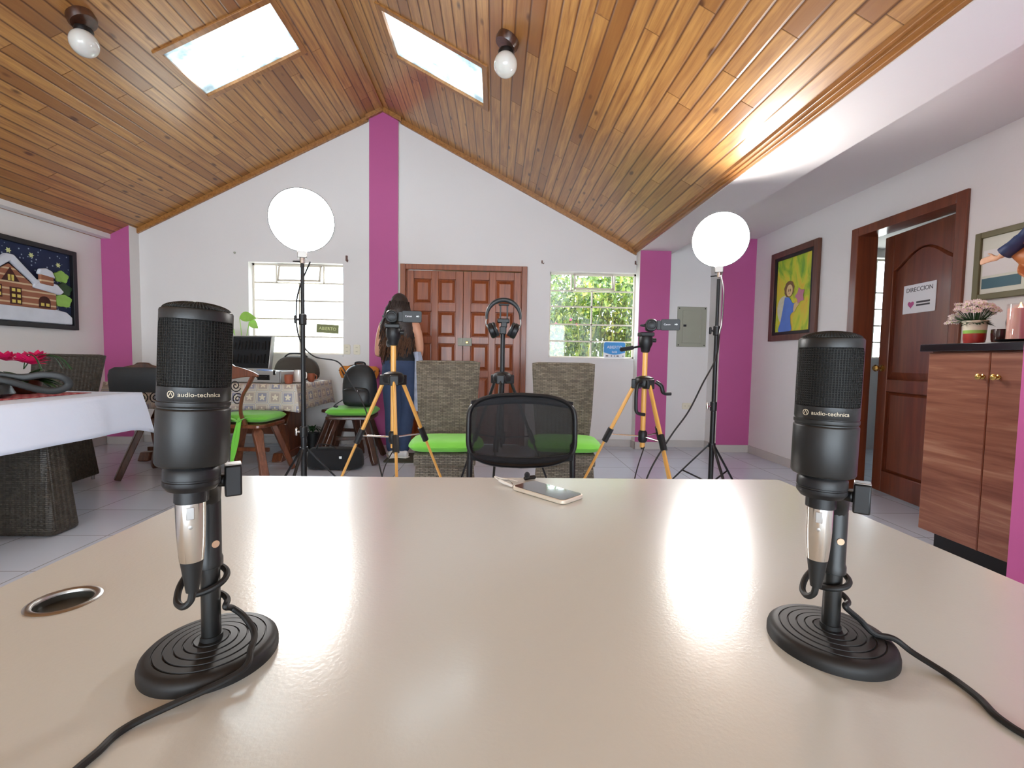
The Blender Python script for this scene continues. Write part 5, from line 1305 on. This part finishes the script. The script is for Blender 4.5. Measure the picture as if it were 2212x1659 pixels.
def house_picture():
    w, h = 1.10, .79
    r = framed('framed_craft_picture', 'framed felt picture of a snowy brick house at night', (LX+.001, 4.325, 1.635), w, h, .045, 'blkframe', .045, wall='left')
    MB().box(-w/2+.045, w/2-.045, -.010, -.004, -h/2+.045, h/2-.045).build('night_backing', 'nightfelt', r, smooth=False)
    def puff(nm, pts, m, y0, y1, bev=.012, par=None): return MB().prism(pts, y0, y1).build(nm, m, par or r, bev=bev, seg=3)
    # local x runs away from the camera: right edge of the photo's frame is +x
    puff('snow_ground', [(-.50, -.345), (.50, -.345), (.50, -.27), (.44, -.225), (.30, -.20), (-.5, -.20)], 'snow', -.030, -.008)
    wl = puff('house_wall', [(-.46, -.215), (.325, -.215), (.325, -.05), (.10, -.03), (.10, .0), (-.10, .155), (-.30, .0), (-.46, .0)], 'feltbrick', -.040, -.010)
    puff('roof_snow', [(-.34, -.01), (-.10, .175), (.12, .0), (.15, .03), (-.07, .235), (-.13, .235), (-.40, .02)], 'snow', -.055, -.012)
    puff('side_roof', [(.09, -.025), (.36, -.065), (.40, -.03), (.33, .035), (.13, .055)], 'snow', -.050, -.012)
    puff('chimney', [(.15, .02), (.285, .01), (.285, .10), (.15, .12)], 'feltbrick', -.060, -.030)
    puff('chimney_snow', [(.13, .105), (.30, .085), (.27, .15), (.21, .17), (.15, .155)], 'snow', -.065, -.030)
    for cx_, cz, s in ((.40, .12, .075), (.42, .0, .085), (.41, -.11, .09)):
        puff('tree_tier', [(cx_+s*math.cos(a)*(1+.12*math.sin(5*a)), cz+s*.75*math.sin(a)*(1+.12*math.sin(5*a))) for a in [2*PI*k/20 for k in range(20)]], 'leafl' if cz > .1 or cz < -.05 else 'leafd', -.026, -.010, .005)
    def win(cx_, z0, ww, hh, nx, nz, arch=False, tri=False):
        pts = [(cx_-ww/2, z0), (cx_+ww/2, z0), (cx_+ww/2, z0+hh)]+([(cx_+ww/2*math.cos(a), z0+hh+ww/2*math.sin(a)*.9) for a in [PI*k/8 for k in range(1, 8)]] if arch else [])+[(cx_-ww/2, z0+hh)]
        if tri: pts = [(cx_-ww/2, z0), (cx_+ww/2, z0), (cx_, z0+hh)]
        o_ = puff('window_frame', pts, 'winbrown', -.046, -.040, .002)
        for i in range(nx):
            for k in range(nz):
                a = cx_-ww/2+ww*(i+.5)/nx*.9+ww*.05; b_ = z0+hh*(k+.5)/nz if not tri else z0+hh*(.14+.2*k)
                if tri: a = cx_+(i-.5)*.030
                MB().box(a-ww/nx*.28 if not tri else a-.010, a+ww/nx*.28 if not tri else a+.010, -.0485, -.046, b_-.014, b_+.014).build('window_pane', 'paneyel', o_, smooth=False)
    win(-.06, -.20, .10, .15, 2, 3); win(-.22, -.15, .09, .11, 2, 2); win(-.38, -.15, .09, .11, 2, 2); win(.20, -.205, .11, .06, 2, 1, arch=True); win(-.10, .0, .15, .12, 2, 2, tri=True)
    for x, z in ((-.08, .27), (.12, .27), (.38, .23), (.44, .075), (-.3, .25), (-.42, .15)):
        puff('star', [(x+(.026 if k % 2 == 0 else .013)*math.cos(k*PI/6), z+(.026 if k % 2 == 0 else .013)*math.sin(k*PI/6)) for k in range(12)], 'starfelt', -.016, -.010, .001)
M['blkframe'] = mat('black_painted_frame', (24, 24, 30), .45)
house_picture()
M['oliveframe'] = mat('olive_brown_frame', (104, 98, 66), .5, var=.1); M['mountw'] = mat('pale_mount_board', (214, 214, 200), .6); M['tealp'] = mat('teal_print', (50, 92, 106), .5, var=.1)
pr_ = framed('framed_print', 'olive-framed pale print hanging behind the painted statue', (2.899, 2.43, 1.617), .54, .40, .035, 'oliveframe', .022)
MB().box(-.235, .235, -.008, -.003, -.165, .165).build('mount', 'mountw', pr_, smooth=False)
MB().box(-.225, -.02, -.010, -.008, -.135, -.075).build('teal_band', 'tealp', pr_, smooth=False)
MB().box(-.225, .2, -.0095, -.008, -.06, .09).build('printed_field', 'wall', pr_, smooth=False)

def elec_panel():
    r = thing('electrical_panel', 'grey electrical breaker panel on the wall between the two pink pillars', 'electrical panel', (2.308, WY, 1.436))
    MB().box(-.175, .175, -.014, -.001, -.235, .235).build('cover', 'panelgrey', r, bev=.004)
    dr = MB().box(-.115, .115, -.022, -.014, -.19, .19).build('panel_door', 'panelgrey', r, bev=.003)
    MB().box(-.105, -.07, -.026, -.021, .0, .025).build('latch', 'blk', dr, bev=.001)
    for x in (-.155, .155):
        for z in (-.215, .215): MB().lathe([(.007, 0), (.006, .003), (.0001, .003)], 10, T3((x, -.014, z)) @ RX(PI/2)).build('screw', 'iron', r)
    MB().box(.09, .10, -.024, -.021, .10, .13).box(.09, .10, -.024, -.021, -.13, -.10).build('hinge', 'steel', r)
elec_panel()
def outlet(loc, label, vert=True, w=.075, h=.115):
    r = thing('wall_outlet', label, 'outlet', loc)
    MB().prism(rrect(w, h, .014, 4), -.009, -.001, axis='y').build('cover_plate', 'cream', r, bev=.003)
    for s in (-1, 1):
        cx_, cz = (0, s*.024) if vert else (s*.024, 0)
        f = MB().prism(rrect(.032, .032, .006, 4, cx_, cz), -.0105, -.009, axis='y').build('socket', 'cream', r, bev=.001)
        MB().box(cx_-.008, cx_-.005, -.0112, -.0104, cz-.004, cz+.006).box(cx_+.005, cx_+.008, -.0112, -.0104, cz-.004, cz+.006).build('slots', 'blk', f, smooth=False)
outlet((-1.715, WY, 1.10), 'cream double outlet nearest the left window'); outlet((-1.603, WY, 1.10), 'cream double outlet nearest the central pink pillar'); outlet((2.286, WY, .496), 'cream outlet low on the wall below the electrical panel', False, .115, .075)
def hook(loc, m, label, s=1):
    r = thing('wall_hook', label, 'hook', loc)
    MB().box(-.012*s, .012*s, -.012, -.001, -.03*s, .03*s).build('hook_plate', m, r, bev=.004)
    MB().tube([(0, -.01, -.01*s), (.006, -.03, -.035*s), (.016, -.03, -.045*s), (.02, -.025, -.025*s)], .006*s, 8, round_end=True).build('hook_arm', m, r)
M['rust'] = mat('rusty_brown', (110, 80, 72), .6)
hook((-1.716, WY, 2.138), 'rust', 'small rusty hook on the wall right of the left window'); hook((.522, WY, 2.151), 'rust', 'tiny dark hook left of the right window', .6); hook((1.615, WY, 2.167), 'rust', 'tiny dark hook at the pink pillar above the right window', .7)
o = MB().lathe([(.0001, .0), (.013, .0), (.011, .008), (.0001, .009)], 14, RX(PI/2)).build('wall_plug', 'panelgrey', loc=(-2.969, WY-.001, 2.17)); tag(o, 'grey wall plug high on the wall left of the left window', 'wall plug')
def open_sign():
    r = thing('window_card', 'blue and white open card standing on the right window sill', 'sign', (1.405, 5.385, 1.051), math.radians(3))
    a = rrect(.265, .19, .022, 5, 0, .096)
    MB().prism(a, -.002, .002, axis='y').build('card', 'paper', r, smooth=False)
    top = [(x, z) for x, z in rrect(.257, .182, .02, 6, 0, .096) if z > .10]
    cur = [(-.1285+.257*k/16, .068-.026*math.sin(PI*k/16)) for k in range(17)]
    top = sorted([p for p in top if p[0] > 0], key=lambda p: p[1])+sorted([p for p in top if p[0] <= 0], key=lambda p: -p[1])
    MB().prism(cur+top, -.0032, -.002).build('blue_field', 'signblue', r, smooth=False)
    text('ABIERTO', .046, 'paper', r, T3((.0, -.0034, .128)) @ RX(PI/2)); text('bold', .036, 'paper', r, T3((.0, -.0034, .074)) @ RX(PI/2))
    for x, w in ((-.09, .03), (-.035, .012), (.0, .010), (.04, .026), (.105, .012)): MB().box(x-w/2, x+w/2, -.003, -.002, .020, .032).build('small_logo', 'ink', r, smooth=False)
M['signblue'] = mat('blue_print', (70, 150, 215), .5)
open_sign()
M['stickerg'] = mat('faded_green_strip', (120, 124, 84), .7)
r = thing('window_sticker', 'small dark printed strip stuck on the left window panes', 'sticker', (-1.97, 5.455, 1.338)); 
MB().box(-.128, .128, .0, .003, -.05, .05, X=RY(.05)).build('strip', 'stickerg', r, smooth=False)
text('ABIERTO', .05, 'starfelt', r, RY(.05) @ T3((0, -.001, 0)) @ RX(PI/2))

# ================================================================ CEILING LAMPS
def ceiling_lamp(px, y, label, sgn):
    zc = RZ0-SL*abs(px-RIDGE); n = Vector((-sgn*SL, 0, -1)).normalized()
    r = thing('globe_ceiling_lamp', label, 'ceiling lamp', (px, y, zc), 0, 'globe lamps on the sloping ceiling')
    MB().lathe([(.0001, .045), (.062, .045), (.075, .03), (.078, -.012), (.070, -.030), (.0001, -.030)], 28, RY(sgn*math.atan(SL)) @ T3((0, 0, -.020))).build('wooden_base', 'chairwood', r)
    c = Vector((n.x*.04, 0, -.055+n.z*.02))
    MB().lathe([(.045, 0), (.050, -.015), (.046, -.035)], 24, T3(c)).build('fitting', 'blk', r)
    MB().lathe([(.040, -.022)]+[(.076*math.sin(t), -.092+.078*math.cos(t)) for t in [.45+(PI-.45)*k/18 for k in range(19)]], 36, T3(c)).build('glass_globe', 'globe', r)
ceiling_lamp(-2.63, 3.08, 'white globe lamp on dark base, left slope near the left skylight', -1)
ceiling_lamp(.055, 3.10, 'white globe lamp on dark base, right slope near the right skylight', 1)

# ================================================================ CABINET AND THINGS ON IT
def cabinet():
    x0, x1, y0, y1 = 2.42, 2.895, 1.842, 2.476
    r = thing('cabinet', 'reddish wood two-door cabinet against the right wall', 'cabinet', ((x0+x1)/2, (y0+y1)/2, 0))
    hx, hy = (x1-x0)/2, (y1-y0)/2
    MB().box(-hx+.02, hx, -hy, hy, .10, 1.10).build('carcass', 'cabwood', r, bev=.002)
    MB().box(-hx+.07, hx-.02, -hy+.01, hy-.03, 0, .10).build('kick_board', 'kick', r)
    for a, b, kx in ((-hy+.001, -.004, -.035), (.002, hy-.001, .035)):
        d = MB().box(-hx, -hx+.019, a, b, .102, 1.092).build('door', 'cabwood', r, bev=.003)
        MB().lathe([(.012, 0), (.012, .003), (.006, .006), (.006, .016), (.014, .022), (.015, .028), (.009, .033), (.0001, .034)], 18, T3((-hx, kx-.008, .972)) @ RY(-PI/2)).build('knob', 'brass', d)
    MB().box(-hx-.001, -hx+.018, -.004, .002, .102, 1.092).build('centre_strip', 'doorwood2', r)
cabinet()
o = MB().box(2.398, 2.899, 1.838, 2.512, 1.1005, 1.141).build('countertop', 'granite', bev=.004); tag(o, 'black granite top on the reddish wood cabinet', 'countertop')
CT = 1.1415
def daisies():
    r = thing('flower_pot', 'cream pot of small white daisies on the black cabinet top', 'plant', (2.62, 2.425, CT))
    MB().lathe([(.0001, .001), (.040, .001), (.046, .03), (.0465, .060)], 30).build('pot_band', 'redband', r)
    MB().lathe([(.0466, .060), (.0475, .078)], 30).build('pot_green_band', 'leafl', r)
    MB().lathe([(.0478, .078), (.050, .120), (.054, .122), (.054, .130), (.047, .130), (.044, .115), (.0001, .112)], 30).build('pot_rim', 'cream', r)
    g = MB(); p = MB(); c = MB(); rnd = random.Random(9)
    for k in range(120):
        a = rnd.uniform(0, 6.28); leafblade(g, Vector((.02*math.cos(a), .02*math.sin(a), .12)), Vector((math.cos(a)*.8, math.sin(a)*1.3, rnd.uniform(-.1, 1))), rnd.uniform(.03, .065), .010, .3, n=4)
    for k in range(110):
        a = rnd.uniform(0, 6.28); q = rnd.random()**.5; x, y = .085*q*math.cos(a), (.115*q*math.sin(a))+.02; z = .185+.05*(1-q*q)+rnd.uniform(-.02, .008)-(.045 if y > .08 else 0)
        tl = Euler((rnd.uniform(.2, 1.1), rnd.uniform(-1.1, -.2), 0)).to_matrix()
        for i in range(9):
            t = 2*PI*i/9; e = lambda rad, an, h=0: Vector((x, y, z))+tl @ Vector((rad*math.cos(an), rad*math.sin(an), h))
            p.add([e(.003, t), e(.012, t-.3, .001), e(.017, t, .0005), e(.012, t+.3, .001)], [(0, 1, 2, 3)])
        c.ell((x, y, z), .0038, 8, 5); g.tube([(x*.3, y*.3, .12), (x, y, z)], .0012, 4)
    g.build('foliage', 'leafd', r, smooth=False); pt = p.build('petals', 'petal', r, smooth=False, solid=.0006); pt['kind'] = 'stuff'; cc = c.build('flower_centres', 'starfelt', r); cc['kind'] = 'stuff'
M['redband'] = mat('red_pattern_band', (166, 44, 36), .4, var=.25, vs_=30); M['petal'] = mat('pinkish_white_petals', (232, 214, 210), .6)
daisies()
M['mug'] = mat('dark_brown_glaze', (60, 34, 30), .2, coat=.4)
cup('mug', 'dark brown mug beside the daisy pot', (2.66, 2.335, CT+.001), .034, .078, 'mug', rz=-PI/2)
def tray():
    r = thing('serving_tray', 'black shallow tray under the candle', 'tray', (2.505, 2.115, CT+.0005))
    MB().lathe([(.0001, 0), (.062, 0), (.080, .010), (.082, .013), (.079, .013), (.060, .005), (.0001, .004)], 44).build('tray_dish', 'blk', r)
tray()
def candle():
    r = thing('candle', 'thick pale candle in a glass holder, glowing at the top', 'candle', (2.505, 2.115, CT+.006))
    MB().lathe([(.0001, 0), (.046, 0), (.046, .175), (.044, .178), (.043, .17), (.043, .01), (.0001, .008)], 40).build('glass_holder', 'candleglass', r)
    MB().lathe([(.0001, .009), (.0425, .009), (.0425, .155), (.030, .150), (.0001, .146)], 36).build('wax', 'wax', r)
    MB().tube([(0, 0, .146), (0, .001, .160)], .0015, 6).build('wick', 'blk', r)
    MB().lathe([(.0001, .156), (.004, .162), (.0045, .168), (.002, .180), (.0001, .186)], 12).build('flame', 'flame', r)
    l = bpy.data.lights.new('candle_flame_light', 'POINT'); l.energy = .35; l.color = (1, .5, .2); l.shadow_soft_size = .008; lo = bpy.data.objects.new('candle_flame_light', l); C.objects.link(lo); lo.parent = r; lo.location = (0, 0, .172)
M['candleglass'] = m_glass('candle_glass', (.97, .95, .95, 1), .10); M['flame'] = m_emit('candle_flame', (255, 170, 70), 12)
def m_wax():
    t = NT('pink_wax'); t.l(t.mix(t.noise(t.coord(), 8), lin((226, 178, 160)), lin((232, 190, 176))), t.b.inputs['Base Color']); t.b.inputs['Subsurface Weight'].default_value = .6; t.b.inputs['Subsurface Radius'].default_value = (.03, .012, .006); t.b.inputs['Roughness'].default_value = .4; return t.m
M['wax'] = m_wax()
candle()
def ornament():
    r = thing('glass_ornament', 'round glass ornament with gold motif on a little foot, beside the mug', 'ornament', (2.745, 2.315, CT))
    MB().lathe([(.0001, 0), (.030, 0), (.026, .012), (.008, .03), (.014, .05), (.008, .062), (.0001, .064)], 24).build('foot', 'mug', r)
    X = T3((0, 0, .118)) @ RZ(math.radians(15)) @ RY(PI/2)
    MB().lathe([(.050, -.006), (.056, -.006), (.056, .006), (.050, .006), (.050, -.006)], 36, X).build('ring', 'steel', r)
    MB().lathe([(.0001, -.003), (.050, -.003), (.050, .003), (.0001, .003)], 36, X).build('glass_disc', 'candleglass', r)
    MB().ell((0, 0, .118), (.010, .026, .030), 14, 10).build('gold_motif', 'brass', r)
ornament()
M['mantle'] = mat('navy_mantle_paint', (34, 52, 92), .5, var=.1); M['robe'] = mat('cream_robe_paint', (214, 196, 164), .5, var=.06); M['lining'] = mat('golden_brown_lining', (168, 104, 56), .5, var=.1); M['statskin'] = mat('statue_skin', (216, 170, 136), .5)
def statue():
    # faces -x (into the room), arms held open to both sides along y
    r = thing('religious_statue', 'painted robed statue with blue mantle and open arms on the cabinet', 'statue', (2.675, 2.095, CT))
    MB().lathe([(.0001, 0), (.075, 0), (.075, .02), (.05, .035), (.042, .06), (.06, .085), (.0001, .088)], 32).build('pedestal', 'mug', r)
    MB().ell((0, 0, .14), (.072, .072, .062), 28, 18).build('globe', 'sofawhite', r)
    ro = MB(); n = 48; vs_ = []; secs = [(.19, .070), (.24, .085), (.34, .080), (.44, .068), (.52, .058), (.58, .066), (.64, .070), (.675, .045), (.69, .024)]
    for z, rad in secs:
        for k in range(n):
            a = 2*PI*k/n; f = 1+.07*math.sin(a*9)*max(0, (.55-z)/.36); vs_.append((rad*.85*math.cos(a)*f, rad*math.sin(a)*f, z))
    ro.add(vs_, [(i*n+k, i*n+(k+1) % n, (i+1)*n+(k+1) % n, (i+1)*n+k) for i in range(len(secs)-1) for k in range(n)]+[tuple(reversed(range(n))), tuple(range((len(secs)-1)*n, len(secs)*n))])
    ro.build('robe', 'robe', r)
    sk = MB(); sk.tube([(0, 0, .67), (0, 0, .72)], .020, 12); sk.ell((-.005, 0, .757), (.036, .031, .043), 18, 12); sk.ell((-.040, 0, .752), (.007, .006, .009), 8, 6)
    for s in (-1, 1):
        sk.tube(smooth_path([(-.02, s*.07, .62), (-.04, s*.15, .50), (-.06, s*.225, .455)], 6), [.018]*6+[.014]*7, 12)
        h = Vector((-.065, s*.245, .448)); sk.ell(h, (.010, .024, .015), 12, 8)
        for k in range(4): sk.tube([h+Vector((-.004, s*.015, -.010+.008*k)), h+Vector((-.010, s*.040, -.016+.009*k)), h+Vector((-.014, s*(.060-.003*abs(k-1.5)), -.022+.009*k))], [.0052, .0048, .004], 8, round_end=True)
        sk.tube([h+Vector((0, 0, .010)), h+Vector((-.006, s*.014, .024)), h+Vector((-.008, s*.026, .030))], [.0055, .005, .004], 8, round_end=True)
    sk.build('face_and_hands', 'statskin', r, remesh=.004, sm=2)
    mt = MB()
    def mf(u, v):
        a = -PI/2*1.0+PI*u; 
        rad = .058+.05*v; z = .72-.50*v; f = 1+.06*math.sin(u*26)*v
        return Vector((.03*1+.0+rad*.8*math.cos(a)*f*.9, rad*1.15*math.sin(a)*f, z))
    mt.grid(mf, 30, 20); mt.ell((.014, 0, .768), (.040, .044, .052), 20, 12)
    mt.build('mantle', 'mantle', r, solid=.006)
    for s in (-1, 1):   # sleeves: blue outside, golden lining hanging below the forearm
        MB().tube(smooth_path([(.0, s*.05, .665), (-.015, s*.10, .60), (-.03, s*.155, .525), (-.045, s*.185, .488), (-.052, s*.212, .468)], 6), [.030]*6+[.036]*6+[.042]*6+[.044]*7, 16, flat=.8).build('sleeve', 'mantle', r)
        ln = MB(); ln.grid(lambda u, v: Vector((-.03+.012*math.sin(v*9+u*3), s*(.065+.13*u-.045*v*u), .52-.045*u-(.26*(1-.55*u))*v)), 10, 12)
        ln.build('sleeve_lining', 'lining', r, solid=.014)
statue()
